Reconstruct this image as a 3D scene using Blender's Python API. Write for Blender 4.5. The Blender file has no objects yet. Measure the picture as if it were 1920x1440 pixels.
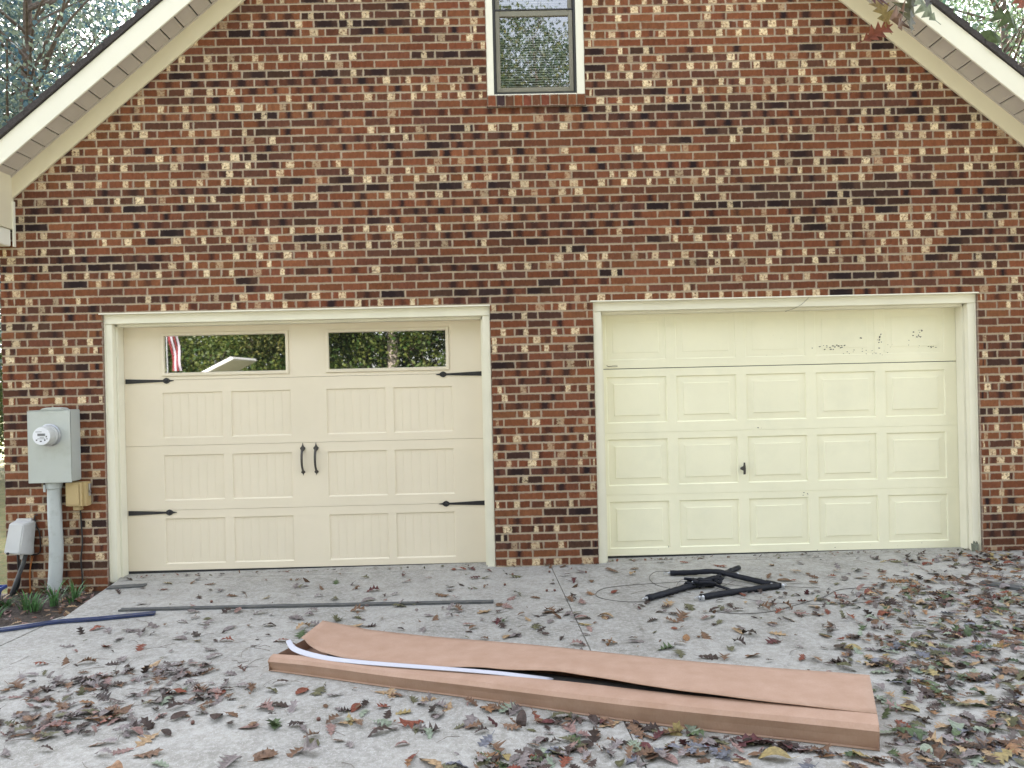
import bpy, bmesh, math, random
import numpy as np
from mathutils import Vector, Matrix, Euler

S = bpy.context.scene
C = S.collection
R = math.radians
rnd = random.Random(7)

# ------------------------------------------------------------------ camera, sky, sun, exposure
cam = bpy.data.objects.new('camera', bpy.data.cameras.new('camera'))
C.objects.link(cam)
cam.matrix_world = (Matrix.Translation((0, -6.5, 1.55)) @ Matrix.Rotation(R(-0.5), 4, 'Z')
                    @ Matrix.Rotation(R(90), 4, 'X') @ Matrix.Rotation(R(-1.35), 4, 'Z'))
cam.data.sensor_width = 36
cam.data.lens = 27
cam.data.clip_start = 0.05
cam.data.clip_end = 600
S.camera = cam

SUN_EL, SUN_AZ = R(38), R(-14)
w = bpy.data.worlds.new('World')
S.world = w
w.use_nodes = True
nt = w.node_tree
bg = nt.nodes['Background']
sky = nt.nodes.new('ShaderNodeTexSky')
sky.sky_type = 'NISHITA'
sky.sun_disc = False
sky.sun_elevation = SUN_EL
sky.sun_rotation = SUN_AZ
sky.air_density = 1.0
sky.dust_density = 2.0
sky.ozone_density = 0.6
hs = nt.nodes.new('ShaderNodeHueSaturation')
hs.inputs['Saturation'].default_value = 0.36
nt.links.new(sky.outputs[0], hs.inputs['Color'])
nt.links.new(hs.outputs[0], bg.inputs['Color'])
bg.inputs['Strength'].default_value = 0.15

sun = bpy.data.objects.new('sun', bpy.data.lights.new('sun', 'SUN'))
C.objects.link(sun)
sun.data.energy = 4.0
sun.data.angle = R(0.6)
sun.data.color = (1.0, 0.93, 0.82)
sdir = Vector((math.sin(SUN_AZ) * math.cos(SUN_EL), math.cos(SUN_AZ) * math.cos(SUN_EL), math.sin(SUN_EL)))
sun.rotation_euler = sdir.to_track_quat('Z', 'Y').to_euler()

S.view_settings.view_transform = 'Standard'
S.view_settings.look = 'None'
S.view_settings.gamma = 1.0
S.view_settings.use_curve_mapping = False
S.view_settings.exposure = 2.7
S.render.engine = 'CYCLES'
S.cycles.max_bounces = 8
S.cycles.diffuse_bounces = 4
S.cycles.transparent_max_bounces = 8
S.cycles.sample_clamp_indirect = 6


# ------------------------------------------------------------------ materials
def new_mat(name):
    m = bpy.data.materials.new(name)
    m.use_nodes = True
    return m, m.node_tree, m.node_tree.nodes['Principled BSDF']


def N(nt, t, **kw):
    n = nt.nodes.new(t)
    for k, v in kw.items():
        setattr(n, k, v)
    return n


def mixc(nt, fac, a, b, mode='MIX'):
    n = nt.nodes.new('ShaderNodeMix')
    n.data_type = 'RGBA'
    n.blend_type = mode
    for i, v in ((0, fac), (6, a), (7, b)):
        if isinstance(v, bpy.types.NodeSocket):
            nt.links.new(v, n.inputs[i])
        else:
            n.inputs[i].default_value = v if i == 0 else (*v, 1)
    return n.outputs[2]


def noise(nt, scale, detail=4, coord=None, rough=0.55, stretch=None):
    n = N(nt, 'ShaderNodeTexNoise')
    n.inputs['Scale'].default_value = scale
    n.inputs['Detail'].default_value = detail
    n.inputs['Roughness'].default_value = rough
    if coord is None:
        g = N(nt, 'ShaderNodeNewGeometry')
        coord = g.outputs['Position']
    if stretch:
        mp = N(nt, 'ShaderNodeMapping')
        mp.inputs['Scale'].default_value = stretch
        nt.links.new(coord, mp.inputs[0])
        coord = mp.outputs[0]
    nt.links.new(coord, n.inputs['Vector'])
    return n.outputs['Fac']


def ramp(nt, sock, a, b, lo=0.0, hi=1.0):
    n = N(nt, 'ShaderNodeMapRange')
    n.inputs['From Min'].default_value = a
    n.inputs['From Max'].default_value = b
    n.inputs['To Min'].default_value = lo
    n.inputs['To Max'].default_value = hi
    nt.links.new(sock, n.inputs['Value'])
    return n.outputs['Result']


def math_(nt, op, a, b=None, c=None):
    n = N(nt, 'ShaderNodeMath', operation=op)
    for i, v in enumerate((a, b, c)):
        if v is None:
            continue
        if isinstance(v, bpy.types.NodeSocket):
            nt.links.new(v, n.inputs[i])
        else:
            n.inputs[i].default_value = v
    return n.outputs[0]


def bump(nt, bsdf, h, strength=0.3, dist=0.002):
    b = N(nt, 'ShaderNodeBump')
    b.inputs['Strength'].default_value = strength
    b.inputs['Distance'].default_value = dist
    nt.links.new(h, b.inputs['Height'])
    nt.links.new(b.outputs[0], bsdf.inputs['Normal'])


def mat(name, col, rough=0.6, var=0.12, scale=6, metal=0.0, bs=0.0, bscale=80, bdist=0.002, dirt=None, dirt_amt=0.3, dirt_scale=2.0, spec=0.5):
    m, nt, b = new_mat(name)
    f = ramp(nt, noise(nt, scale, 5), 0.3, 0.7)
    c = mixc(nt, f, [v * (1 - var) for v in col], [min(1, v * (1 + var)) for v in col])
    if dirt:
        d = ramp(nt, noise(nt, dirt_scale, 8, rough=0.7), 0.5, 0.75, 0, dirt_amt)
        c = mixc(nt, d, c, dirt)
    nt.links.new(c, b.inputs['Base Color'])
    b.inputs['Roughness'].default_value = rough
    b.inputs['Metallic'].default_value = metal
    b.inputs['Specular IOR Level'].default_value = spec
    if bs:
        bump(nt, b, noise(nt, bscale, 3), bs, bdist)
    return m


M = {}
M['door_cream'] = mat('door_cream', (0.75, 0.665, 0.52), 0.45, 0.03, 1.5, bs=0.12, bscale=300, bdist=0.0006, dirt=(0.5, 0.43, 0.3), dirt_amt=0.1)
M['door_white'] = mat('door_white', (0.85, 0.81, 0.61), 0.5, 0.03, 2.5, bs=0.12, bscale=250, bdist=0.0006, dirt=(0.62, 0.62, 0.48), dirt_amt=0.22, dirt_scale=3.0)
M['trim'] = mat('trim_paint', (0.78, 0.745, 0.61), 0.5, 0.04, 3, bs=0.1, bscale=60, dirt=(0.5, 0.47, 0.36), dirt_amt=0.18)
M['fascia'] = mat('fascia_paint', (0.80, 0.77, 0.66), 0.45, 0.03, 2, dirt=(0.55, 0.52, 0.42), dirt_amt=0.12)
M['frieze'] = mat('frieze_paint', (0.70, 0.63, 0.46), 0.5, 0.03, 2, dirt=(0.5, 0.45, 0.35), dirt_amt=0.12)
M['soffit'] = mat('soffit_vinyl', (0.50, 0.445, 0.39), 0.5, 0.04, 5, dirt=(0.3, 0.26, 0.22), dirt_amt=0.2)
M['dark'] = mat('dark_void', (0.015, 0.014, 0.013), 0.9, 0.1)
M['rubber'] = mat('black_rubber', (0.02, 0.02, 0.022), 0.55, 0.3, 20)
M['iron'] = mat('black_iron', (0.012, 0.012, 0.016), 0.42, 0.3, 30, bs=0.15, bscale=150)
M['bronze'] = mat('bronze_patina', (0.05, 0.045, 0.04), 0.4, 0.3, 40)
M['taupe'] = mat('taupe_aluminium', (0.20, 0.185, 0.14), 0.4, 0.08, 10)
M['darkframe'] = mat('dark_frame', (0.03, 0.028, 0.028), 0.4, 0.1, 10)
M['blind'] = mat('blind_slat', (0.66, 0.66, 0.60), 0.5, 0.05, 10)
M['shingle'] = mat('roof_shingle', (0.05, 0.042, 0.042), 0.9, 0.35, 60, bs=0.6, bscale=300)
M['meter_grey'] = mat('meter_enclosure_paint', (0.45, 0.475, 0.445), 0.45, 0.05, 3, dirt=(0.3, 0.31, 0.26), dirt_amt=0.35, dirt_scale=5)
M['pvc'] = mat('grey_conduit', (0.46, 0.49, 0.48), 0.5, 0.06, 4, dirt=(0.18, 0.17, 0.14), dirt_amt=0.45, dirt_scale=8)
M['lightgrey'] = mat('light_grey_plastic', (0.52, 0.52, 0.51), 0.5, 0.05, 4, dirt=(0.3, 0.29, 0.25), dirt_amt=0.25, dirt_scale=10)
M['tan'] = mat('tan_plastic', (0.47, 0.35, 0.17), 0.5, 0.05, 4, dirt=(0.25, 0.18, 0.1), dirt_amt=0.2)
M['cable'] = mat('black_cable', (0.012, 0.012, 0.014), 0.5, 0.2)
M['orange'] = mat('orange_wire', (0.50, 0.17, 0.04), 0.6, 0.2)
M['steel'] = mat('galvanised_steel', (0.45, 0.46, 0.48), 0.35, 0.2, 30, metal=0.8)
M['wire'] = mat('steel_wire', (0.10, 0.09, 0.08), 0.5, 0.2, metal=0.3)
M['white_face'] = mat('meter_face', (0.74, 0.75, 0.80), 0.4, 0.03)
M['lcd'] = mat('meter_display', (0.24, 0.25, 0.26), 0.3, 0.1)
M['ink'] = mat('meter_ink', (0.10, 0.10, 0.12), 0.6, 0.1)
M['caulk'] = mat('black_bitumen', (0.02, 0.02, 0.02), 0.7)
M['strip_dark'] = mat('strip_dark', (0.075, 0.078, 0.08), 0.6, 0.15, 14, dirt=(0.25, 0.23, 0.2), dirt_amt=0.35, dirt_scale=9)
M['blue'] = mat('blue_strip', (0.016, 0.028, 0.085), 0.4, 0.3, 8, dirt=(0.12, 0.15, 0.25), dirt_amt=0.4, dirt_scale=7)
M['tube'] = mat('black_tube', (0.006, 0.007, 0.013), 0.6, 0.3, 20, spec=0.3, bs=0.4, bscale=45, bdist=0.004, dirt=(0.04, 0.038, 0.036), dirt_amt=0.25, dirt_scale=14)
M['white_strip'] = mat('white_plastic_strip', (0.48, 0.48, 0.54), 0.4, 0.02)
M['bark'] = mat('bark', (0.12, 0.09, 0.07), 0.9, 0.45, 14, bs=0.8, bscale=20, bdist=0.02)
M['palebark'] = mat('pale_bark', (0.36, 0.31, 0.27), 0.9, 0.4, 6, bs=0.8, bscale=14, bdist=0.02)
M['carwhite'] = mat('white_car_paint', (0.8, 0.8, 0.8), 0.2, 0.02)
M['tyre'] = mat('tyre_rubber', (0.02, 0.02, 0.02), 0.8)
M['red'] = mat('flag_red', (0.16, 0.015, 0.02), 0.8, 0.1)
M['flagwhite'] = mat('flag_white', (0.36, 0.33, 0.38), 0.8, 0.1)
M['flagblue'] = mat('flag_blue', (0.02, 0.03, 0.14), 0.8, 0.1)
M['bin'] = mat('blue_bin_plastic', (0.02, 0.05, 0.22), 0.35, 0.1)
M['daff'] = mat('daffodil_leaf', (0.07, 0.16, 0.05), 0.5, 0.35, 25)
M['acorn'] = mat('acorn_brown', (0.12, 0.05, 0.035), 0.5, 0.3)
M['twig'] = mat('dry_twig', (0.13, 0.10, 0.08), 0.9, 0.4, 20)
M['chip'] = mat('peeled_mark', (0.10, 0.09, 0.075), 0.9, 0.6, 90)


def glass_mat(name, f0, base=(0.01, 0.012, 0.012), trans=0.0):
    m, nt, b = new_mat(name)
    b.inputs['Base Color'].default_value = (*base, 1)
    b.inputs['Roughness'].default_value = 0.015
    r = math.sqrt(f0)
    b.inputs['IOR'].default_value = (1 + r) / (1 - r)
    bump(nt, b, noise(nt, 1.6, 1), 0.08, 0.004)
    if trans:
        t = N(nt, 'ShaderNodeBsdfTransparent')
        mx = N(nt, 'ShaderNodeMixShader')
        mx.inputs[0].default_value = trans
        nt.links.new(b.outputs[0], mx.inputs[1])
        nt.links.new(t.outputs[0], mx.inputs[2])
        nt.links.new(mx.outputs[0], nt.nodes['Material Output'].inputs[0])
    return m


M['door_glass'] = glass_mat('door_glass', 0.26)
M['win_glass'] = glass_mat('window_glass', 0.42, trans=0.55)


# cardboard: kraft paper with faint fibre streaks
def cardboard():
    m, nt, b = new_mat('cardboard')
    n1 = noise(nt, 9, 6)
    n2 = noise(nt, 120, 3, stretch=(1, 1, 0.3))
    c = mixc(nt, ramp(nt, n1, 0.3, 0.7), (0.36, 0.225, 0.155), (0.425, 0.28, 0.205))
    c = mixc(nt, ramp(nt, n2, 0.4, 0.7, 0, 0.3), c, (0.33, 0.19, 0.115))
    nt.links.new(c, b.inputs['Base Color'])
    b.inputs['Roughness'].default_value = 0.85
    bump(nt, b, noise(nt, 14, 3), 0.35, 0.004)
    return m


M['cardboard'] = cardboard()


def concrete():
    m, nt, b = new_mat('concrete')
    big = ramp(nt, noise(nt, 0.9, 7, rough=0.62), 0.35, 0.68)
    c = mixc(nt, big, (0.18, 0.165, 0.135), (0.37, 0.35, 0.305))
    mid = ramp(nt, noise(nt, 7, 8, rough=0.7), 0.35, 0.7, 0, 0.5)
    c = mixc(nt, mid, c, (0.52, 0.51, 0.485))
    st = ramp(nt, noise(nt, 2.2, 9, rough=0.78), 0.50, 0.62, 0, 0.72)
    c = mixc(nt, st, c, (0.21, 0.20, 0.165))
    v = N(nt, 'ShaderNodeTexVoronoi')
    v.inputs['Scale'].default_value = 110
    g = N(nt, 'ShaderNodeNewGeometry')
    nt.links.new(g.outputs['Position'], v.inputs['Vector'])
    sp = ramp(nt, v.outputs['Distance'], 0.12, 0.30, 1, 0)
    bw = N(nt, 'ShaderNodeSeparateColor')
    nt.links.new(v.outputs['Color'], bw.inputs[0])
    c = mixc(nt, math_(nt, 'MULTIPLY', sp, ramp(nt, bw.outputs[0], 0.4, 0.45, 0, 0.75)), c, (0.16, 0.155, 0.15))
    c = mixc(nt, math_(nt, 'MULTIPLY', sp, ramp(nt, bw.outputs[1], 0.4, 0.45, 0, 0.75)), c, (0.72, 0.71, 0.69))
    tr = ramp(nt, noise(nt, 1.0, 5, rough=0.65, stretch=(1.7, 0.3, 1)), 0.52, 0.68, 0, 0.4)
    c = mixc(nt, tr, c, (0.15, 0.135, 0.105))
    blot = ramp(nt, noise(nt, 34, 6, rough=0.75), 0.44, 0.62, 0, 0.5)
    c = mixc(nt, blot, c, (0.55, 0.53, 0.50))
    pit = ramp(nt, noise(nt, 18, 8, rough=0.82), 0.56, 0.64, 0, 0.7)
    c = mixc(nt, pit, c, (0.17, 0.16, 0.14))
    fine = ramp(nt, noise(nt, 220, 3), 0.35, 0.65, 0, 0.4)
    c = mixc(nt, fine, c, (0.25, 0.245, 0.235))
    nt.links.new(c, b.inputs['Base Color'])
    b.inputs['Roughness'].default_value = 0.9
    h = math_(nt, 'ADD', noise(nt, 90, 4), math_(nt, 'MULTIPLY', noise(nt, 12, 5), 1.5))
    bump(nt, b, h, 0.55, 0.006)
    return m


M['concrete'] = concrete()


def brick_mat():
    m, nt, b = new_mat('brick')
    uv = N(nt, 'ShaderNodeUVMap')
    uv.uv_map = 'UVMap'
    sx = N(nt, 'ShaderNodeSeparateXYZ')
    nt.links.new(uv.outputs[0], sx.inputs[0])

    def att(n):
        a = N(nt, 'ShaderNodeAttribute')
        a.attribute_name = n
        return a
    base = att('tone').outputs['Color']
    out = None
    wob = noise(nt, 55, 4)
    wob2 = noise(nt, 160, 3)
    u = math_(nt, 'ADD', sx.outputs[0], math_(nt, 'MULTIPLY', math_(nt, 'SUBTRACT', wob, 0.5), 0.22))
    u2 = math_(nt, 'ADD', sx.outputs[0], math_(nt, 'MULTIPLY', math_(nt, 'SUBTRACT', wob2, 0.5), 0.16))

    def mask(attr, uu, soft):
        s = N(nt, 'ShaderNodeSeparateColor')
        nt.links.new(att(attr).outputs['Color'], s.inputs[0])
        d = math_(nt, 'ABSOLUTE', math_(nt, 'SUBTRACT', uu, s.outputs[0]))
        d = math_(nt, 'SUBTRACT', d, s.outputs[1])
        return math_(nt, 'MULTIPLY', ramp(nt, d, -soft, soft, 1, 0), s.outputs[2])
    vary = ramp(nt, noise(nt, 38, 6, rough=0.7, stretch=(1, 1, 0.5)), 0.3, 0.7, 0.72, 1.28)
    c = mixc(nt, 1.0, base, (1, 1, 1), 'MULTIPLY')
    vm = N(nt, 'ShaderNodeVectorMath', operation='SCALE')
    nt.links.new(c, vm.inputs[0])
    nt.links.new(vary, vm.inputs['Scale'])
    c = vm.outputs[0]
    c = mixc(nt, mask('dark', u, 0.09), c, (0.018, 0.012, 0.014))
    brk = ramp(nt, noise(nt, 42, 5, rough=0.7), 0.36, 0.50)
    creamc = mixc(nt, ramp(nt, noise(nt, 60, 3), 0.35, 0.65), (0.60, 0.44, 0.26), (0.82, 0.69, 0.47))
    c = mixc(nt, math_(nt, 'MULTIPLY', mask('pale', u2, 0.02), brk), c, creamc)
    # mortar smeared over the arrises
    v_ = sx.outputs[1]
    u_ = sx.outputs[0]
    dv = math_(nt, 'MINIMUM', v_, math_(nt, 'SUBTRACT', 1.0, v_))
    du = math_(nt, 'MULTIPLY', math_(nt, 'MINIMUM', u_, math_(nt, 'SUBTRACT', 1.0, u_)), 3.2)
    dd = math_(nt, 'SUBTRACT', math_(nt, 'MINIMUM', du, dv), math_(nt, 'MULTIPLY', ramp(nt, noise(nt, 28, 5, rough=0.7), 0.42, 0.75), 0.15))
    c = mixc(nt, ramp(nt, dd, -0.02, 0.05, 0.6, 0), c, (0.40, 0.33, 0.27))
    # slow change of tone over the wall: weathering
    wz = N(nt, 'ShaderNodeVectorMath', operation='SCALE')
    nt.links.new(c, wz.inputs[0])
    nt.links.new(ramp(nt, noise(nt, 0.55, 5, rough=0.6), 0.3, 0.7, 0.80, 1.20), wz.inputs['Scale'])
    c = wz.outputs[0]
    # scattered specks of lime and soot
    c = mixc(nt, ramp(nt, noise(nt, 90, 3), 0.70, 0.76, 0, 0.5), c, (0.42, 0.32, 0.25))
    nt.links.new(c, b.inputs['Base Color'])
    b.inputs['Roughness'].default_value = 0.9
    b.inputs['Specular IOR Level'].default_value = 0.12
    bump(nt, b, noise(nt, 120, 4, rough=0.7), 0.6, 0.003)
    return m


M['brick'] = brick_mat()
M['mortar'] = mat('mortar', (0.45, 0.365, 0.265), 0.95, 0.14, 7, bs=0.5, bscale=160, bdist=0.003, dirt=(0.36, 0.30, 0.26), dirt_amt=0.5, dirt_scale=4)
M['filler'] = mat('joint_dirt', (0.20, 0.18, 0.15), 0.95, 0.3, 30)
M['soil'] = mat('mulch_soil', (0.06, 0.045, 0.035), 0.95, 0.5, 30, bs=0.8, bscale=50, bdist=0.02)


def lawn():
    m, nt, b = new_mat('lawn')
    f = ramp(nt, noise(nt, 6, 8, rough=0.75), 0.35, 0.65)
    c = mixc(nt, f, (0.06, 0.10, 0.03), (0.20, 0.18, 0.06))
    f2 = ramp(nt, noise(nt, 40, 4), 0.5, 0.6, 0, 0.7)
    c = mixc(nt, f2, c, (0.22, 0.13, 0.06))
    nt.links.new(c, b.inputs['Base Color'])
    b.inputs['Roughness'].default_value = 0.95
    bump(nt, b, noise(nt, 60, 4), 0.8, 0.03)
    return m


M['lawn'] = lawn()


def leaf_mat(name, col, col2, rough=0.6, trans=0.3, tvar=0.5, twoside=None):
    """a leaf: colour differs leaf by leaf, darker towards patches, a little light comes through"""
    m, nt, b = new_mat(name)
    g = N(nt, 'ShaderNodeNewGeometry')
    rp = g.outputs['Random Per Island']
    c = mixc(nt, rp, col, col2)
    v = ramp(nt, noise(nt, 70, 3), 0.3, 0.7, 1 - tvar * 0.5, 1 + tvar * 0.4)
    vm = N(nt, 'ShaderNodeVectorMath', operation='SCALE')
    nt.links.new(c, vm.inputs[0])
    nt.links.new(v, vm.inputs['Scale'])
    c = vm.outputs[0]
    if twoside:
        c = mixc(nt, g.outputs['Backfacing'], c, twoside)
    nt.links.new(c, b.inputs['Base Color'])
    b.inputs['Roughness'].default_value = rough
    b.inputs['Specular IOR Level'].default_value = 0.35
    t = N(nt, 'ShaderNodeBsdfTranslucent')
    nt.links.new(c, t.inputs[0])
    mx = N(nt, 'ShaderNodeMixShader')
    mx.inputs[0].default_value = trans
    nt.links.new(b.outputs[0], mx.inputs[1])
    nt.links.new(t.outputs[0], mx.inputs[2])
    nt.links.new(mx.outputs[0], nt.nodes['Material Output'].inputs[0])
    return m


M['crown'] = leaf_mat('crown_leaves', (0.045, 0.085, 0.028), (0.17, 0.16, 0.045), 0.45, 0.35, 0.3)
M['crown2'] = leaf_mat('crown_leaves_blueish', (0.05, 0.10, 0.07), (0.15, 0.19, 0.11), 0.4, 0.45, 0.3)
M['crown4'] = leaf_mat('crown_leaves_hazed', (0.045, 0.10, 0.135), (0.21, 0.25, 0.17), 0.35, 0.5, 0.3)  # bluish haze over the far trees painted into the leaf colour
M['crown3'] = leaf_mat('shrub_leaves', (0.035, 0.08, 0.02), (0.15, 0.17, 0.04), 0.4, 0.3, 0.3)
LEAFCOL = {
    'G': ('grey-brown', (0.20, 0.165, 0.15), (0.30, 0.255, 0.25)), 'D': ('dark-brown', (0.045, 0.028, 0.022), (0.085, 0.055, 0.045)),
    'B': ('brown', (0.15, 0.08, 0.045), (0.24, 0.14, 0.085)), 'R': ('rusty', (0.22, 0.055, 0.035), (0.28, 0.09, 0.05)),
    'M': ('maroon', (0.09, 0.025, 0.028), (0.14, 0.045, 0.045)), 'T': ('tan', (0.42, 0.27, 0.15), (0.50, 0.35, 0.20)),
    'O': ('orange', (0.30, 0.15, 0.07), (0.36, 0.20, 0.10)), 'Y': ('mustard', (0.33, 0.24, 0.08), (0.42, 0.33, 0.15)),
    'N': ('green', (0.06, 0.095, 0.04), (0.12, 0.165, 0.07)), 'P': ('pale-green', (0.24, 0.30, 0.22), (0.33, 0.37, 0.27)),
    'K': ('pinkish-brown', (0.29, 0.17, 0.15), (0.36, 0.23, 0.20)), 'U': ('blue-grey', (0.17, 0.175, 0.20), (0.23, 0.23, 0.27)),
    'V': ('olive', (0.11, 0.105, 0.045), (0.17, 0.16, 0.09)),
}
LM = {k: leaf_mat('fallen_leaf_' + v[0].replace(' ', '_').replace('-', '_'), [q * 0.68 for q in v[1]], [q * 0.80 for q in v[2]], 0.6, 0.06, 0.8) for k, v in LEAFCOL.items()}


# ------------------------------------------------------------------ mesh helpers
class MB:
    def __init__(s):
        s.v, s.f, s.mi = [], [], []

    def add(s, vs, fs, mi=0):
        o = len(s.v)
        s.v += [tuple(p) for p in vs]
        s.f += [tuple(i + o for i in f) for f in fs]
        s.mi += [mi] * len(fs)

    def box(s, x0, x1, y0, y1, z0, z1, mi=0):
        s.add([(x0, y0, z0), (x1, y0, z0), (x1, y1, z0), (x0, y1, z0), (x0, y0, z1), (x1, y0, z1), (x1, y1, z1), (x0, y1, z1)],
              [(0, 3, 2, 1), (4, 5, 6, 7), (0, 1, 5, 4), (1, 2, 6, 5), (2, 3, 7, 6), (3, 0, 4, 7)], mi)

    def prism(s, pts, y0, y1, mi=0):
        """pts: (x, z) outline extruded along y"""
        n = len(pts)
        s.add([(x, y0, z) for x, z in pts] + [(x, y1, z) for x, z in pts],
              [tuple(range(n)), tuple(range(2 * n - 1, n - 1, -1))] + [(i, i + n, (i + 1) % n + n, (i + 1) % n) for i in range(n)], mi)

    def tube(s, pts, r, n=10, mi=0, caps=True):
        pts = [Vector(p) for p in pts]
        rs = r if isinstance(r, (list, tuple)) else [r] * len(pts)
        up = Vector((0.13, 0.31, 0.94)).normalized()
        rings = []
        for i, p in enumerate(pts):
            d = (pts[min(i + 1, len(pts) - 1)] - pts[max(i - 1, 0)]).normalized()
            a = d.cross(up)
            if a.length < 0.05:
                a = d.cross(Vector((1, 0, 0)))
            a.normalize()
            b = d.cross(a)
            rings.append([p + (a * math.cos(t) + b * math.sin(t)) * rs[i] for t in [2 * math.pi * k / n for k in range(n)]])
        vs = [q for rg in rings for q in rg]
        fs = []
        for i in range(len(pts) - 1):
            for k in range(n):
                fs.append((i * n + k, i * n + (k + 1) % n, (i + 1) * n + (k + 1) % n, (i + 1) * n + k))
        if caps:
            fs.append(tuple(range(n)))
            fs.append(tuple(range((len(pts) - 1) * n + n - 1, (len(pts) - 1) * n - 1, -1)))
        s.add(vs, fs, mi)

    def lathe(s, prof, c, axis='y', n=24, mi=0):
        """prof: (radius, along); axis y points away from the wall towards -y when along is negative"""
        vs = []
        for r_, a in prof:
            for k in range(n):
                t = 2 * math.pi * k / n
                if axis == 'y':
                    vs.append((c[0] + r_ * math.cos(t), c[1] + a, c[2] + r_ * math.sin(t)))
                else:
                    vs.append((c[0] + r_ * math.cos(t), c[1] + r_ * math.sin(t), c[2] + a))
        fs = []
        for i in range(len(prof) - 1):
            for k in range(n):
                fs.append((i * n + k, i * n + (k + 1) % n, (i + 1) * n + (k + 1) % n, (i + 1) * n + k))
        fs.append(tuple(range(n)))
        fs.append(tuple(range(len(prof) * n - 1, (len(prof) - 1) * n - 1, -1)))
        s.add(vs, fs, mi)

    def mesh(s, name, mats, smooth=False):
        me = bpy.data.meshes.new(name)
        me.from_pydata(s.v, [], s.f)
        for m in (mats if isinstance(mats, (list, tuple)) else [mats]):
            me.materials.append(m)
        if len(me.materials) > 1:
            me.polygons.foreach_set('material_index', s.mi)
        if smooth:
            me.polygons.foreach_set('use_smooth', [True] * len(me.polygons))
        me.validate()
        me.update()
        return me

    def build(s, name, mats, parent=None, smooth=False, bevel=0):
        me = s.mesh(name, mats, smooth)
        bm = bmesh.new()
        bm.from_mesh(me)
        bmesh.ops.recalc_face_normals(bm, faces=bm.faces)
        if bevel:
            bmesh.ops.bevel(bm, geom=list(bm.edges), offset=bevel, segments=2, affect='EDGES', clamp_overlap=True)
        bm.to_mesh(me)
        bm.free()
        return link(name, me, parent)


def link(name, me, parent=None, loc=None):
    o = bpy.data.objects.new(name, me)
    C.objects.link(o)
    if parent:
        o.parent = parent
    if loc is not None:
        o.location = loc
    return o


def tag(o, label=None, cat=None, group=None, kind=None):
    if label:
        o['label'] = label
    if cat:
        o['category'] = cat
    if group:
        o['group'] = group
    if kind:
        o['kind'] = kind
    return o


def empty(name, label=None, cat=None, group=None, kind=None, loc=(0, 0, 0)):
    o = bpy.data.objects.new(name, None)
    C.objects.link(o)
    o.location = loc
    o.empty_display_size = 0.1
    return tag(o, label, cat, group, kind)


def gz(x, y=0):
    return 0.003 + 0.007 * x


def smooth_path(pts, n=6):
    """Catmull-Rom through the points"""
    P = [Vector(p) for p in pts]
    P = [P[0] * 2 - P[1]] + P + [P[-1] * 2 - P[-2]]
    out = []
    for i in range(1, len(P) - 2):
        for k in range(n):
            t = k / n
            a, b, c, d = P[i - 1], P[i], P[i + 1], P[i + 2]
            out.append(0.5 * ((2 * b) + (c - a) * t + (2 * a - 5 * b + 4 * c - d) * t * t + (3 * b - a - 3 * c + d) * t ** 3))
    out.append(P[-2])
    return out

# ------------------------------------------------------------------ ground
lw = MB()
lw.add([(-300, -300, -0.16), (300, -300, -0.16), (300, 300, -0.16), (-300, 300, -0.16)], [(0, 1, 2, 3)])
tag(lw.build('ground', M['lawn']), kind='structure')

drive = empty('driveway', kind='structure')


def slab(pts):
    n = len(pts)
    b = MB()
    b.add([(x, y, gz(x)) for x, y in pts] + [(x, y, gz(x) - 0.14) for x, y in pts],
          [tuple(range(n)), tuple(range(2 * n - 1, n - 1, -1))] + [(i, i + n, (i + 1) % n + n, (i + 1) % n) for i in range(n)])
    return b.build('concrete_slab', M['concrete'], drive)


jx = lambda y: 0.36 - 0.052 * (y + 0.25)      # the joint that runs out from the brick pier
slab([(-3.36, 0.20), (-3.285, -0.05), (jx(-0.03) - 0.0035, -0.03), (0.34, 0.20)])
slab([(0.36, 0.20), (jx(-0.02) + 0.0035, -0.02), (4.9, -0.02), (4.9, 0.20)])
slab([(-3.285, -0.058), (-3.215, -0.587), (-3.15, -1.03), (-3.29, -2.6), (-3.5, -5.0), (jx(-5) - 0.0035, -5.0), (jx(-0.04) - 0.0035, -0.038)])
slab([(jx(-0.03) + 0.0035, -0.028), (jx(-5) + 0.0035, -5.0), (7.5, -5.0), (7.5, -0.028)])
slab([(-3.165, -1.03), (-3.21, -1.13), (-3.47, -1.245), (-5.6, -1.7), (-5.6, -5.0), (-3.515, -5.0), (-3.305, -2.6)])
slab([(-5.6, -5.01), (0.6, -5.01), (0.6, -12), (-5.6, -12)])
slab([(0.61, -5.01), (7.5, -5.01), (7.5, -12), (0.61, -12)])
jf = MB()
jf.add([(x, y, gz(x) - 0.009) for x, y in ((-5.5, -11.9), (7.4, -11.9), (7.4, -0.06), (4.8, -0.06), (4.8, 0.19), (-3.2, 0.19), (-3.16, -0.6), (-3.10, -1.2), (-3.6, -1.4), (-5.5, -1.9))], [tuple(range(10))])
tag(jf.build('joint_filler', M['filler'], drive))

# planting bed at the left corner of the house
bed = MB()
nx, ny = 26, 22
vs, fs = [], []
for j in range(ny + 1):
    for i in range(nx + 1):
        x = -6.0 + i * (6.0 - 3.12) / nx
        y = -1.75 + j * 1.80 / ny
        z = -0.085 + 0.03 * math.sin(x * 9 + y * 3) * math.sin(y * 7) + rnd.uniform(-0.012, 0.012) - (0.03 if y > -0.2 else 0)
        vs.append((x, y, z))
for j in range(ny):
    for i in range(nx):
        a = j * (nx + 1) + i
        fs.append((a, a + 1, a + nx + 2, a + nx + 1))
bed.add(vs, fs)
tag(bed.build('garden_bed', M['soil'], smooth=True), kind='structure')

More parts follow.
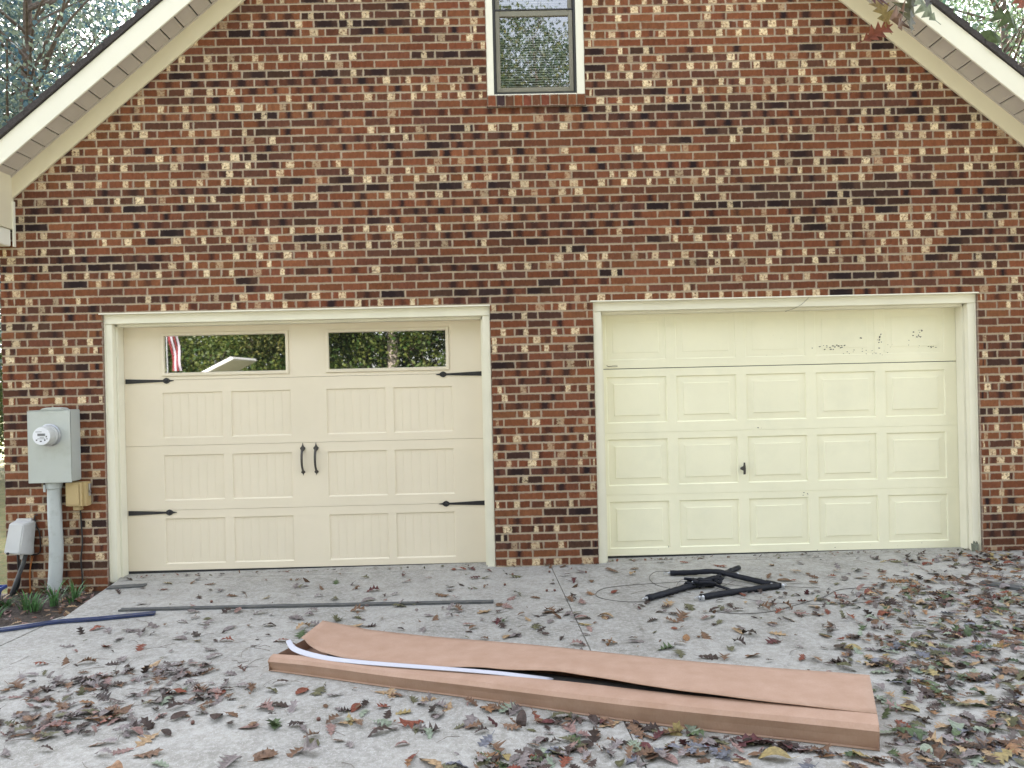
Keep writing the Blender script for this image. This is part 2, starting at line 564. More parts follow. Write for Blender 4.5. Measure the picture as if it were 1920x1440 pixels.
# ------------------------------------------------------------------ the house
house = empty('brick_house', 'red brick gable end of a house with two garage doors and cream trim', 'house')
XL, XR, XC = -4.23, 4.88, 0.335
SL = 0.824
ZLOW = 6.86                      # height of the lower edge of the rake board line at the ridge
DL = (-3.385, -0.117, 2.226)     # left door opening: x0, x1, top
DR = (0.757, 4.035, 2.24)
WIN = (-0.095, 0.733, 3.888, 5.42)
CP, BL = 0.0695, 0.2055          # course pitch and brick pitch


def line(z_at_ridge, x):
    return z_at_ridge - SL * abs(x - XC)


# mortar face, a little behind the brick faces, with the door and window openings left out
mw = MB()
MY = 0.0045
e = 0.006


def quad(x0, x1, z0, z1, y=MY):
    mw.add([(x0, y, z0), (x1, y, z0), (x1, y, z1), (x0, y, z1)], [(0, 1, 2, 3)])


ZE = line(ZLOW, XL)
quad(XL + e, DL[0] - e, -0.3, DL[2])
quad(DL[1] + e, DR[0] - e, -0.3, DL[2])
quad(DR[1] + e, XR - e, -0.3, DR[2])
quad(XL + e, DR[0] - e, DL[2] + e * 0, 2.5)
quad(DR[0] - e, XR - e, DR[2], 2.5)
quad(XL + e, XR - e, 2.5, ZE)
top = 6.98
mw.add([(XL + e, MY, ZE), (WIN[0] - e, MY, ZE), (WIN[0] - e, MY, line(top, WIN[0])), (XL + e, MY, line(top, XL))], [(0, 1, 2, 3)])
mw.add([(WIN[1] + e, MY, ZE), (XR - e, MY, ZE), (XR - e, MY, line(top, XR)), (WIN[1] + e, MY, line(top, WIN[1]))], [(0, 1, 2, 3)])
quad(WIN[0] - e, WIN[1] + e, ZE, WIN[2])
mw.add([(WIN[0] - e, MY, WIN[3]), (WIN[1] + e, MY, WIN[3]), (WIN[1] + e, MY, line(top, WIN[1])), (XC, MY, top), (WIN[0] - e, MY, line(top, WIN[0]))], [(0, 1, 2, 3, 4)])
for x0, x1, zt in (DL, DR):      # the reveals of the door openings
    mw.add([(x0 - e, MY, -0.3), (x0 - e, 0.12, -0.3), (x0 - e, 0.12, zt), (x0 - e, MY, zt)], [(0, 1, 2, 3)])
    mw.add([(x1 + e, MY, -0.3), (x1 + e, 0.12, -0.3), (x1 + e, 0.12, zt), (x1 + e, MY, zt)], [(0, 1, 2, 3)])
    mw.add([(x0 - e, MY, zt), (x1 + e, MY, zt), (x1 + e, 0.12, zt), (x0 - e, 0.12, zt)], [(0, 1, 2, 3)])
mw.add([(XL + e, MY, -0.3), (XL + e, 9.0, -0.3), (XL + e, 9.0, ZE + 0.1), (XL + e, MY, ZE + 0.1)], [(0, 1, 2, 3)])
mw.add([(XR - e, MY, -0.3), (XR - e, 9.0, -0.3), (XR - e, 9.0, ZE + 0.1), (XR - e, MY, ZE + 0.1)], [(0, 1, 2, 3)])
mw.add([(XL, 9.0, -0.3), (XR, 9.0, -0.3), (XR, 9.0, ZE), (XC, 9.0, 6.95), (XL, 9.0, ZE)], [(0, 1, 2, 3, 4)])
mortar_wall = mw.build('wall', M['mortar'], house)

# the bricks, each with its own tone, dark burn and pale patch
brick_list = []
TONES = [(0.168, 0.061, 0.030), (0.148, 0.056, 0.031), (0.185, 0.072, 0.035), (0.118, 0.047, 0.028), (0.095, 0.041, 0.027), (0.156, 0.054, 0.027)]
DARKT = [(0.050, 0.026, 0.020), (0.064, 0.031, 0.022), (0.036, 0.021, 0.019), (0.072, 0.038, 0.026)]
br = random.Random(23)
K0 = -6


def intervals(z0, z1):
    zc = (z0 + z1) / 2
    lo, hi = XL, XR
    if z1 > 3.0:
        h = (ZLOW + 0.09 - z1) / SL
        lo, hi = max(lo, XC - h), min(hi, XC + h)
    if hi - lo < 0.1:
        return []
    iv = [(lo, hi)]
    holes = []
    if zc < DL[2]:
        holes += [(DL[0], DL[1]), (DR[0], DR[1])]
    if WIN[2] < zc < WIN[3]:
        holes.append((WIN[0] - (0.0), WIN[1]))
    for a, b in holes:
        nv = []
        for p, q in iv:
            if a > p:
                nv.append((p, min(a, q)))
            if b < q:
                nv.append((max(b, p), q))
        iv = [t for t in nv if t[1] - t[0] > 0.03]
    return iv


k = -34
while True:
    z0 = 2.230 + k * CP
    z1 = z0 + CP
    if z1 > 6.9:
        break
    state = None
    run = 0
    phase = 1.325 + (0.5 * BL if k % 2 else 0) + br.uniform(-0.006, 0.006)
    for a, b in intervals(z0, z1):
        first = math.floor((a - phase) / BL)
        edges = [a]
        x = phase + (first + 1) * BL
        while x < b - 0.045:
            if x - a > 0.045:
                edges.append(x + br.uniform(-0.004, 0.004))
            x += BL
        edges.append(b)
        for i in range(len(edges) - 1):
            if run <= 0:
                run = br.randint(2, 11)
                t = br.random()
                state = 'plain' if t < 0.22 else 'burn' if t < 0.48 else 'pale' if t < 0.90 else 'darkbrick'
                pc = br.uniform(0.25, 0.75)
                tone = br.choice(TONES)
            run -= 1
            x0 = edges[i] + (0.0 if edges[i] == a else 0.0056)
            x1 = edges[i + 1] - (0.0 if edges[i + 1] == b else 0.0056)
            s = state
            if br.random() < 0.22:
                s = br.choice(['plain', 'burn', 'pale', 'darkbrick', 'plain'])
            tn = tone if br.random() < 0.6 else br.choice(TONES)
            sc_ = br.uniform(0.82, 1.2)
            tn = tuple(v * sc_ * br.uniform(0.97, 1.03) for v in tn)
            dk = (0.5, 0.1, 0.0)
            pl = (0.5, 0.1, 0.0)
            c0 = min(0.92, max(0.08, pc + br.gauss(0, 0.07)))
            if s == 'burn':
                dk = (c0, br.uniform(0.09, 0.2), br.uniform(0.6, 1.0))
            elif s == 'pale':
                pl = (c0, br.uniform(0.09, 0.19), br.uniform(0.65, 1.0) if br.random() < 0.8 else 0.4)
                if br.random() < 0.3:
                    dk = (br.random(), br.uniform(0.06, 0.16), 0.6)
            elif s == 'darkbrick':
                sc_ = br.uniform(0.75, 1.2)
                tn = tuple(v * sc_ for v in br.choice(DARKT))
                if br.random() < 0.5:
                    dk = (c0, 0.3, 0.7)
                elif br.random() < 0.4:
                    pl = (c0, 0.12, 0.7)
            brick_list.append((x0, x1, z0 + 0.0052, z1 - 0.0060, tn, dk, pl))
    k += 1


def brick_geo(bk, cx=0.0, cz=0.0, cy=0.0):
    x0, x1, z0, z1 = bk[:4]
    j = lambda: br.gauss(0, 0.0012)
    yy = br.uniform(-0.0018, 0.0014)
    fx = [(x0 + j(), z0 + j()), (x1 + j(), z0 + j()), (x1 + j(), z1 + j()), (x0 + j(), z1 + j())]
    vs = [(x - cx, yy + br.uniform(-0.0006, 0.0006) - cy, z - cz) for x, z in fx] + [(x - cx, 0.095 - cy, z - cz) for x, z in fx]
    fs = [(0, 1, 2, 3), (0, 4, 5, 1), (1, 5, 6, 2), (2, 6, 7, 3), (3, 7, 4, 0)]
    uvs = [(0, 0), (1, 0), (1, 1), (0, 1), (0, 0), (0, 0), (1, 0), (1, 0), (1, 0), (1, 0), (1, 1), (1, 1), (1, 1), (1, 1), (0, 1), (0, 1), (0, 1), (0, 1), (0, 0), (0, 0)]
    return vs, fs, uvs


def brick_mesh(name, bricks, origin=(0, 0, 0)):
    V, F, U, A, D_, P_ = [], [], [], [], [], []
    for bk in bricks:
        vs, fs, uvs = brick_geo(bk, origin[0], origin[2], origin[1])
        o = len(V)
        V += vs
        F += [tuple(i + o for i in f) for f in fs]
        U += uvs
        for arr, c in ((A, bk[4]), (D_, bk[5]), (P_, bk[6])):
            arr += [(*c, 1.0)] * 5
    me = bpy.data.meshes.new(name)
    me.from_pydata(V, [], F)
    uvl = me.uv_layers.new(name='UVMap')
    uvl.data.foreach_set('uv', [c for p in U for c in p])
    for n_, arr in (('tone', A), ('dark', D_), ('pale', P_)):
        at = me.attributes.new(n_, 'FLOAT_COLOR', 'FACE')
        at.data.foreach_set('color', [c for p in arr for c in p])
    me.materials.append(M['brick'])
    return me


ranked = sorted(range(len(brick_list)), key=lambda i: (0 if brick_list[i][1] - brick_list[i][0] > 0.12 else 5)
                + math.hypot((brick_list[i][0] + brick_list[i][1]) / 2 - 0.32, brick_list[i][2] - 1.5))
near = set(ranked[:298])
for i in sorted(near):
    bk = brick_list[i]
    og = ((bk[0] + bk[1]) / 2, 0, (bk[2] + bk[3]) / 2)
    link('brick', brick_mesh('brick', [bk], og), house, og)
tag(link('brickwork', brick_mesh('brickwork', [b for i, b in enumerate(brick_list) if i not in near]), house), kind='stuff')

# brick sill under the window, bricks on edge, sloping out
n_s = 11
for i in range(n_s):
    x0 = WIN[0] + i * (WIN[1] - WIN[0]) / n_s + 0.005
    x1 = WIN[0] + (i + 1) * (WIN[1] - WIN[0]) / n_s - 0.005
    tn = (0.05, 0.03, 0.032) if i == 1 else tuple(v * br.uniform(0.85, 1.15) for v in br.choice(TONES[:4]))
    b = (0, x1 - x0, 0, 0.1, tn, (0.5, 0.1, 0), (0.5, 0.1, 0))
    me = brick_mesh('sill_brick', [b])
    co = [(0, -0.028, 0), (x1 - x0, -0.028, 0), (x1 - x0, -0.030, 0.092), (0, -0.030, 0.092),
          (0, 0.09, 0.0), (x1 - x0, 0.09, 0.0), (x1 - x0, 0.09, 0.104), (0, 0.09, 0.104)]
    me.vertices.foreach_set('co', [c for p in co for c in p])
    me.update()
    link('sill_brick', me, house, (x0, 0, WIN[2] + 0.004 + br.uniform(-0.001, 0.001)))
sm = MB()
sm.box(WIN[0] + 0.003, WIN[1] - 0.003, -0.020, 0.085, WIN[2] + 0.008, WIN[2] + 0.090)
sm.build('sill_mortar', M['mortar'], house)

# ------------------------------------------------------------------ rakes: frieze boards, soffit, fascia, roof
OV = 0.25                       # how far the roof stands out from the brick face


def band(b, side, za, zb, y0, y1, xa, xb, mi=0):
    """board parallel to the rake: vertical extent za..zb at the ridge; distances xa..xb from the ridge"""
    pts = [(XC + side * xa, za - SL * xa), (XC + side * xb, za - SL * xb), (XC + side * xb, zb - SL * xb), (XC + side * xa, zb - SL * xa)]
    b.prism(pts, y0, y1, mi)


XE = 4.435                      # ridge to the side face of the eave return
XO = 5.0                        # ridge to the eave edge
for side in (-1, 1):
    f = MB()
    band(f, side, 6.86, 7.045, -0.022, 0.0, 0.0, XE + 0.0)
    f.build('frieze_board', M['frieze'], house, bevel=0.002)
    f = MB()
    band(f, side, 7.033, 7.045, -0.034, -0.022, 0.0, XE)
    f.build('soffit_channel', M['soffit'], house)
    f = MB()
    band(f, side, 7.020, 7.215, -OV - 0.018, -OV, 0.0, XO)
    f.build('fascia_board', M['fascia'], house, bevel=0.002)
    # soffit: boards across the overhang, dark slots between them
    f = MB()
    band(f, side, 7.058, 7.066, -OV, 0.02, 0.0, XO)
    f.build('soffit_backing', M['dark'], house)
    pitch = 0.1185
    nP = int(XE / pitch) + 1
    pm = MB()
    a = 0.0065
    b_ = pitch - 0.0065
    pm.add([(a, -OV, -SL * a), (b_, -OV, -SL * b_), (b_, -0.024, -SL * b_), (a, -0.024, -SL * a),
            (a, -OV, 0.010 - SL * a), (b_, -OV, 0.010 - SL * b_), (b_, -0.024, 0.010 - SL * b_), (a, -0.024, 0.010 - SL * a)],
           [(0, 3, 2, 1), (4, 5, 6, 7), (0, 1, 5, 4), (1, 2, 6, 5), (2, 3, 7, 6), (3, 0, 4, 7)])
    # raised edge beads of each vinyl board
    for q in (a, b_ - 0.012):
        pm.add([(q, -OV, -0.003 - SL * q), (q + 0.012, -OV, -0.003 - SL * (q + 0.012)), (q + 0.012, -0.040, -0.003 - SL * (q + 0.012)), (q, -0.040, -0.003 - SL * q),
                (q, -OV, -SL * q), (q + 0.012, -OV, -SL * (q + 0.012)), (q + 0.012, -0.040, -SL * (q + 0.012)), (q, -0.040, -SL * q)],
               [(0, 3, 2, 1), (0, 1, 5, 4), (1, 2, 6, 5), (2, 3, 7, 6), (3, 0, 4, 7)])
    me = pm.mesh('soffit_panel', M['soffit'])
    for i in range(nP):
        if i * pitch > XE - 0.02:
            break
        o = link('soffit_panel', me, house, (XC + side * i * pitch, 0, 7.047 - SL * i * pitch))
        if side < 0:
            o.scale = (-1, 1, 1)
    # roof: courses of shingles stepped up the slope, seen from the edge
    rf = MB()
    sp = 0.13
    x = 0.0
    i = 0
    while x < XO + 0.03:
        xe = min(x + sp, XO + 0.04)
        za, zb = 7.222 - SL * x, 7.222 - SL * xe
        jit = br.uniform(0, 0.012)
        y0 = -OV - 0.030 - jit
        t0, t1 = 0.050, 0.064 + br.uniform(0, 0.006)
        pts = [(XC + side * x, za), (XC + side * xe, zb), (XC + side * xe, zb + t1), (XC + side * x, za + t0)]
        rf.prism(pts, y0, 9.3 + i * 0.0003)
        x = xe
        i += 1
    rf.build('roof', M['shingle'], house)
    # boxed eave return below the rake
    rb = MB()
    x0, x1 = XC + side * XE, XC + side * XO
    xa, xb = min(x0, x1), max(x0, x1)
    rb.prism([(x0, 2.945), (x1, 2.945), (x1, 7.05 - SL * XO), (x0, 7.05 - SL * XE)], -OV + 0.001, -0.001)
    rb.build('eave_return', M['frieze'], house)
    rb = MB()
    rb.box(xa + (0.012 if side > 0 else 0), xb - (0.012 if side < 0 else 0), -OV - 0.004, -0.03, 2.80, 2.943)
    rb.build('gutter_end', M['fascia'], house, bevel=0.006)
    rb = MB()
    rb.box(min(x0, x0 - side * 0.012), max(x0, x0 - side * 0.012), -0.028, -0.001, 2.80, 3.18)
    rb.build('return_trim', M['trim'], house)
    # side eave soffit and fascia running back along the house
    se = MB()
    se.box(min(x1, XC + side * 4.56), max(x1, XC + side * 4.56), 0.0, 9.2, 2.80, 2.83)
    se.box(min(x1, x1 + side * 0.02), max(x1, x1 + side * 0.02), -OV, 9.2, 2.80, 3.10)
    se.build('eave_board', M['trim'], house)

# ------------------------------------------------------------------ gable window
wd = empty('gable_window')
wd.parent = house
t = MB()
x0, x1, zb, zt = WIN[0], WIN[1], 3.994, WIN[3]
t.box(x0, x0 + 0.058, 0.004, 0.11, zb, zt)
t.box(x1 - 0.066, x1, 0.004, 0.11, zb, zt)
t.box(x0 + 0.058, x1 - 0.066, 0.006, 0.11, zb, zb + 0.012)
t.box(x0 - 0.01, x1 + 0.01, -0.002, 0.11, zt, zt + 0.1)
t.build('window_trim', M['fascia'], wd, bevel=0.002)
f0, f1 = x0 + 0.058, x1 - 0.066
t = MB()
g = 0.020
for a, b2, c, d in ((f0, f0 + g, zb + 0.012, zt), (f1 - g, f1, zb + 0.012, zt), (f0 + g, f1 - g, zb + 0.012, zb + 0.012 + g), (f0 + g, f1 - g, zt - g, zt)):
    t.box(a, b2, 0.018, 0.10, c, d)
t.build('storm_frame', M['darkframe'], wd, bevel=0.002)


def sash(name, z0, z1, y0, bottom, topw):
    t = MB()
    a, b2 = f0 + g + 0.004, f1 - g - 0.004
    s = 0.036
    t.box(a, a + s, y0, y0 + 0.03, z0, z1)
    t.box(b2 - s, b2, y0, y0 + 0.03, z0, z1)
    t.box(a + s, b2 - s, y0, y0 + 0.03, z0, z0 + bottom)
    t.box(a + s, b2 - s, y0, y0 + 0.03, z1 - topw, z1)
    o = t.build(name, M['taupe'], wd, bevel=0.003)
    gl = MB()
    gl.add([(a + s, y0 + 0.014, z0 + bottom), (b2 - s, y0 + 0.014, z0 + bottom), (b2 - s, y0 + 0.014, z1 - topw), (a + s, y0 + 0.014, z1 - topw)], [(0, 1, 2, 3)])
    gl.build('glass_pane', M['win_glass'], wd)


sash('lower_sash', 4.030, 4.722, 0.030, 0.040, 0.048)
sash('upper_sash', 4.728, 5.395, 0.062, 0.022, 0.04)
t = MB()
t.box(f0 + g, f1 - g, 0.026, 0.064, 4.7235, 4.7275 + 0.006)
t.build('meeting_rail', M['darkframe'], wd)
# blind slats hanging behind the glass
slat = MB()
slat.add([(0, -0.009, -0.0065), (0.605, -0.009, -0.0065), (0.605, 0.0, 0.0015), (0, 0.0, 0.0015), (0, 0.009, 0.0065), (0.605, 0.009, 0.0065),
          (0, 0.009, 0.0055), (0.605, 0.009, 0.0055), (0, -0.009, -0.0075), (0.605, -0.009, -0.0075)],
         [(0, 1, 3, 2), (2, 3, 5, 4), (4, 5, 7, 6), (6, 7, 9, 8), (8, 9, 1, 0)])
sme = slat.mesh('blind_slat', M['blind'])
z = 4.10
i = 0
while z < 5.35:
    o = link('blind_slat', sme, wd, (0.0, 0.135, z))
    o.rotation_euler = (R(br.uniform(-2, 2)), 0, 0)
    z += 0.0212
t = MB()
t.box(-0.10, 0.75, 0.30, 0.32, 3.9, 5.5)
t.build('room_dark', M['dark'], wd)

# ------------------------------------------------------------------ garage doors
DY = 0.19


def door_frame(d, top_z, side_w, label=None):
    x0, x1, zt = d
    for a, b2, s in ((x0, x0 + side_w, 1), (x1 - side_w, x1, -1)):
        t = MB()
        t.box(a + 0.001, b2 - 0.001, 0.030, 0.19, gz(a) - 0.03, top_z)
        # a shallow stepped stop further in
        c, d2 = (b2 - 0.001, b2 + 0.016) if s > 0 else (a - 0.016, a + 0.001)
        t.box(c, d2, 0.085, 0.188, gz(a) - 0.03, top_z - 0.001)
        t.box(*( (a + 0.002, a + 0.016) if s > 0 else (b2 - 0.016, b2 - 0.002)), 0.022, 0.0302, gz(a) - 0.02, top_z)
        t.build('door_jamb', M['trim'], house, bevel=0.0025)
    t = MB()
    t.box(x0 + 0.001, x1 - 0.001, 0.024, 0.19, top_z + 0.001, zt - 0.012)
    t.box(x0 + side_w, x1 - side_w, 0.085, 0.188, top_z - 0.022, top_z + 0.0008)
    t.build('door_header', M['trim'], house, bevel=0.0025)
    t = MB()
    t.prism([(x0 - 0.022, zt - 0.012), (x1 + 0.0035, zt - 0.012), (x1 + 0.0035, zt - 0.001), (x0 - 0.022, zt - 0.001)], -0.016, 0.10)
    t.build('drip_cap', M['fascia'], house, bevel=0.002)


door_frame(DL, 2.136, 0.068)
door_frame(DR, 2.150, 0.072)


def section_mesh(x0, x1, z0, z1, holes, y):
    """front sheet of a door section with rectangular openings for its pressed panels"""
    b = MB()
    xs = sorted({x0, x1} | {h[0] for h in holes} | {h[1] for h in holes})
    zs = sorted({z0, z1} | {h[2] for h in holes} | {h[3] for h in holes})
    for i in range(len(xs) - 1):
        for j in range(len(zs) - 1):
            cx, cz = (xs[i] + xs[i + 1]) / 2, (zs[j] + zs[j + 1]) / 2
            if any(h[0] < cx < h[1] and h[2] < cz < h[3] for h in holes):
                continue
            b.add([(xs[i], y, zs[j]), (xs[i + 1], y, zs[j]), (xs[i + 1], y, zs[j + 1]), (xs[i], y, zs[j + 1])], [(0, 1, 2, 3)])
    c = 0.004
    # rounded top and bottom lips
    b.add([(x0, y, z1), (x1, y, z1), (x1, y + c, z1 + c * 0.4), (x0, y + c, z1 + c * 0.4), (x1, y + 0.04, z1 + c * 0.4), (x0, y + 0.04, z1 + c * 0.4)], [(0, 1, 2, 3), (3, 2, 4, 5)])
    b.add([(x0, y, z0), (x1, y, z0), (x1, y + c, z0 - c * 0.2), (x0, y + c, z0 - c * 0.2), (x1, y + 0.04, z0 - c * 0.2), (x0, y + 0.04, z0 - c * 0.2)], [(0, 3, 2, 1), (3, 5, 4, 2)])
    b.add([(x0, y, z0), (x0, y + 0.04, z0), (x0, y + 0.04, z1), (x0, y, z1)], [(0, 1, 2, 3)])
    b.add([(x1, y, z0), (x1, y + 0.04, z0), (x1, y + 0.04, z1), (x1, y, z1)], [(0, 1, 2, 3)])
    return b


def rings(b, rects):
    """nested rectangles (x0, x1, z0, z1, y) joined by faces, last one filled"""
    o = len(b.v)
    for x0, x1, z0, z1, y in rects:
        b.v += [(x0, y, z0), (x1, y, z0), (x1, y, z1), (x0, y, z1)]
    n = len(rects)
    for i in range(n - 1):
        for k in range(4):
            a = o + i * 4
            b.f.append((a + k, a + (k + 1) % 4, a + 4 + (k + 1) % 4, a + 4 + k))
            b.mi.append(0)
    return o + (n - 1) * 4


def board_panel(x0, x1, z0, z1, y):
    b = MB()
    i = 0.010
    d = 0.0095
    rings(b, [(x0, x1, z0, z1, y), (x0 + i * 0.5, x1 - i * 0.5, z0 + i, z1 - i * 0.5, y + d), ])
    X0, X1, Z0, Z1, Y = x0 + i * 0.5, x1 - i * 0.5, z0 + i, z1 - i * 0.5, y + d
    n = 7
    w_ = (X1 - X0) / n
    g_ = 0.0030
    prof = [(X0, Y)]
    for k in range(1, n):
        xx = X0 + k * w_
        prof += [(xx - g_, Y), (xx, Y + 0.0022), (xx + g_, Y)]
    prof.append((X1, Y))
    vs = [(x, yy, Z0) for x, yy in prof] + [(x, yy, Z1) for x, yy in prof]
    m = len(prof)
    b.add(vs, [(k, k + 1, k + 1 + m, k + m) for k in range(m - 1)])
    return b


def raised_panel(x0, x1, z0, z1, y, depth=0.010, weak=False):
    b = MB()
    ix, iz = 0.060, 0.062
    top_in = 0.0 if weak else depth
    r = [(x0, x1, z0, z1, y),
         (x0 + 0.006, x1 - 0.006, z0 + 0.008, z1 - 0.006, y + depth),
         (x0 + ix, x1 - ix, z0 + iz, z1 - iz, y + depth * 0.6),
         (x0 + ix + 0.005, x1 - ix - 0.005, z0 + iz + 0.0035, z1 - iz - 0.0035, y + depth * 0.08)]
    k = rings(b, r)
    b.f.append((k, k + 1, k + 2, k + 3))
    b.mi.append(0)
    return b


# left door: cream carriage style
door = empty('garage_door', 'closed cream carriage style garage door with two windows and black hardware')
door.parent = house
mc = M['door_cream']
LX0, LX1 = -3.325, -0.176
cols = [(-2.976, -2.458), (-2.384, -1.867), (-1.557, -1.043), (-0.977, -0.464)]
secs = [(0.004, 0.522, (0.058, 0.452)), (0.526, 1.082, (0.608, 1.002)), (1.086, 1.652, (1.150, 1.545)), (1.656, 2.160, None)]
wins = [(-2.978, -1.874, 1.686, 2.064), (-1.557, -0.482, 1.686, 2.062)]
for z0, z1, pr in secs:
    holes = [(a, b2, pr[0], pr[1]) for a, b2 in cols] if pr else wins
    sec = section_mesh(LX0, LX1, z0, z1, holes, DY).build('door_section', mc, door)
    if pr:
        for a, b2 in cols:
            board_panel(a, b2, pr[0], pr[1], DY).build('board_panel', mc, door)
for x0, x1, z0, z1 in wins:
    b = MB()
    rings(b, [(x0, x1, z0, z1, DY + 0.0), (x0 + 0.002, x1 - 0.002, z0 + 0.002, z1 - 0.002, DY + 0.006), (x0 + 0.003, x1 - 0.003, z0 + 0.003, z1 - 0.003, DY - 0.010),
              (x0 + 0.024, x1 - 0.024, z0 + 0.024, z1 - 0.024, DY - 0.012), (x0 + 0.031, x1 - 0.031, z0 + 0.031, z1 - 0.031, DY + 0.004)])
    b.build('window_frame', mc, door)
    b = MB()
    b.add([(x0 + 0.02, DY + 0.004, z0 + 0.02), (x1 - 0.02, DY + 0.004, z0 + 0.02), (x1 - 0.02, DY + 0.004, z1 - 0.02), (x0 + 0.02, DY + 0.004, z1 - 0.02)], [(0, 1, 2, 3)])
    b.build('glass_pane', M['door_glass'], door)
b = MB()
b.box(LX0 - 0.002, LX1 + 0.002, DY + 0.05, DY + 0.06, -0.02, 2.2)  # black sheet behind the sections, painted shade for the gaps between them
b.box(LX0, LX1, DY + 0.0035, DY + 0.03, -0.035, 0.002, 0)
b.build('seal_and_gap_shade', M['rubber'], door)


def strap_hinge(px, pz, s):
    """strap from the door edge at px pointing to +s, with a spade tip"""
    half = [(0.0, 0.0205), (0.322, 0.0085), (0.336, 0.020), (0.352, 0.026), (0.368, 0.021), (0.384, 0.008), (0.400, 0.005), (0.416, 0.002)]
    pts = half + [(x, -z) for x, z in reversed(half)]
    b = MB()
    b.prism([(px + s * x, pz + z) for x, z in pts], DY - 0.007, DY - 0.0005)
    b.lathe([(0.011, 0.0), (0.010, -0.006), (0.004, -0.010)], (px + s * 0.352, DY - 0.007, pz), n=10)
    return b.build('strap_hinge', M['iron'], door)


for px, s in ((-3.290, 1), (-0.186, -1)):
    strap_hinge(px, 1.648, s)
    strap_hinge(px, 0.506 if s > 0 else 0.522, s)


def pull_handle(px):
    zt, zb = 1.083, 0.797
    b = MB()
    sp1 = [(0.0, 0.0), (0.004, -0.018), (0.010, -0.032), (0.021, -0.042), (0.023, -0.050), (0.017, -0.062), (0.010, -0.072), (0.0, -0.078)]
    pts = [(px + x, zt + z) for x, z in sp1] + [(px - x, zt + z) for x, z in reversed(sp1[1:-1])]
    b.prism(pts, DY - 0.007, DY - 0.0005)
    pts = [(px + x * 0.82, zb - z * 0.62) for x, z in sp1] + [(px - x * 0.82, zb - z * 0.62) for x, z in reversed(sp1[1:-1])]
    b.prism(pts, DY - 0.0035, DY - 0.0005)
    path = smooth_path([(px, DY - 0.004, zt - 0.056), (px, DY - 0.034, zt - 0.078), (px, DY - 0.050, zt - 0.13), (px, DY - 0.044, zt - 0.19), (px, DY - 0.022, zb + 0.055), (px, DY - 0.004, zb + 0.036)], 5)
    n_ = len(path)
    b.tube(path, [0.0115 - 0.003 * i / n_ for i in range(n_)], 10)
    return b.build('pull_handle', M['bronze'], door, smooth=False)


pull_handle(-1.772)
pull_handle(-1.657)

# right door: white raised panel
rdoor = empty('garage_door', 'closed off-white garage door of raised panels with scuffed top section')
rdoor.parent = house
mw_ = M['door_white']
RX0, RX1 = 0.826, 3.952
cols = [(0.882 + 0.6105 * k, 0.882 + 0.6105 * k + 0.524) for k in range(5)]
rsecs = [(0.030, 0.557, (0.092, 0.500)), (0.5595, 1.099, (0.640, 1.044)), (1.1015, 1.655, (1.186, 1.588)), (1.663, 2.170, (1.735, 2.125))]
for z0, z1, pr in rsecs:
    section_mesh(RX0, RX1, z0, z1, [(a, b2, pr[0], pr[1]) for a, b2 in cols], DY).build('door_section', mw_, rdoor)
    for a, b2 in cols:
        weak = z0 > 1.6
        raised_panel(a, b2, pr[0], pr[1], DY, 0.0038 if weak else 0.0105, weak).build('raised_panel', mw_, rdoor)
b = MB()
b.box(RX0 - 0.002, RX1 + 0.002, DY + 0.05, DY + 0.06, -0.02, 2.2)  # full-height black sheet gives the section gaps their shade
segs = 40
for i in range(segs):           # worn bottom seal
    xa = RX0 + (RX1 - RX0) * i / segs
    xb = RX0 + (RX1 - RX0) * (i + 1) / segs
    b.box(xa, xb, DY + 0.003 + br.uniform(0, 0.004), DY + 0.03, gz(xa) - 0.02, 0.029)
b.build('seal_and_gap_shade', M['rubber'], rdoor)
b = MB()                        # T handle lock
b.lathe([(0.012, 0), (0.012, -0.012), (0.006, -0.016), (0.006, -0.03)], (2.062, DY - 0.0005, 0.769), n=12)
b.prism([(2.062 + x, 0.769 + z) for x, z in ((-0.010, -0.052), (0.007, -0.050), (0.009, 0.0), (0.005, 0.050), (-0.006, 0.052), (-0.010, 0.02), (-0.036, 0.008), (-0.036, -0.008), (-0.010, -0.02))], DY - 0.040, DY - 0.028)
b.build('lock_handle', M['bronze'], rdoor)
# peeled spots and scuffs on the top section
b = MB()


def flake(cx, cz, r_, y=DY):
    n_ = br.randint(5, 8)
    ph = br.uniform(0, 6)
    pts = []
    for i in range(n_):
        a_ = ph + 2 * math.pi * i / n_
        q = r_ * br.uniform(0.35, 1.25)
        pts.append((cx + q * math.cos(a_) * 1.4, cz + q * math.sin(a_) * 0.8))
    b.prism(pts, y - 0.0014, y + 0.004)


for cx, cz, sx_, sz_, n_, r_ in ((2.865, 1.808, 0.065, 0.010, 22, 0.006), (3.285, 1.86, 0.014, 0.055, 14, 0.0055), (3.62, 1.90, 0.028, 0.030, 13, 0.0065),
                                 (3.73, 1.79, 0.03, 0.008, 6, 0.005), (3.10, 1.775, 0.11, 0.02, 10, 0.0035), (3.25, 1.74, 0.09, 0.012, 7, 0.0035), (3.12, 1.875, 0.004, 0.004, 2, 0.006),
                                 (3.48, 1.81, 0.08, 0.02, 6, 0.003), (2.35, 1.80, 0.12, 0.05, 5, 0.0025), (2.2, 1.115, 0.01, 0.006, 3, 0.005), (2.60, 0.535, 0.012, 0.008, 4, 0.0055), (1.39, 0.10, 0.003, 0.004, 2, 0.005),
                                 (3.1, 0.055, 0.5, 0.015, 8, 0.003)):
    for _ in range(n_):
        flake(cx + br.gauss(0, sx_), cz + br.gauss(0, sz_), r_ * br.uniform(0.5, 1.3))
tag(b.build('peeled_paint', M['chip'], rdoor), kind='stuff')

# ------------------------------------------------------------------ utility boxes on the left of the house
mb = empty('electric_meter', 'grey electric meter box with round glass meter, mounted left of the cream door', 'electric meter', loc=(-3.757, 0, 0.83))
mbm = M['meter_grey']


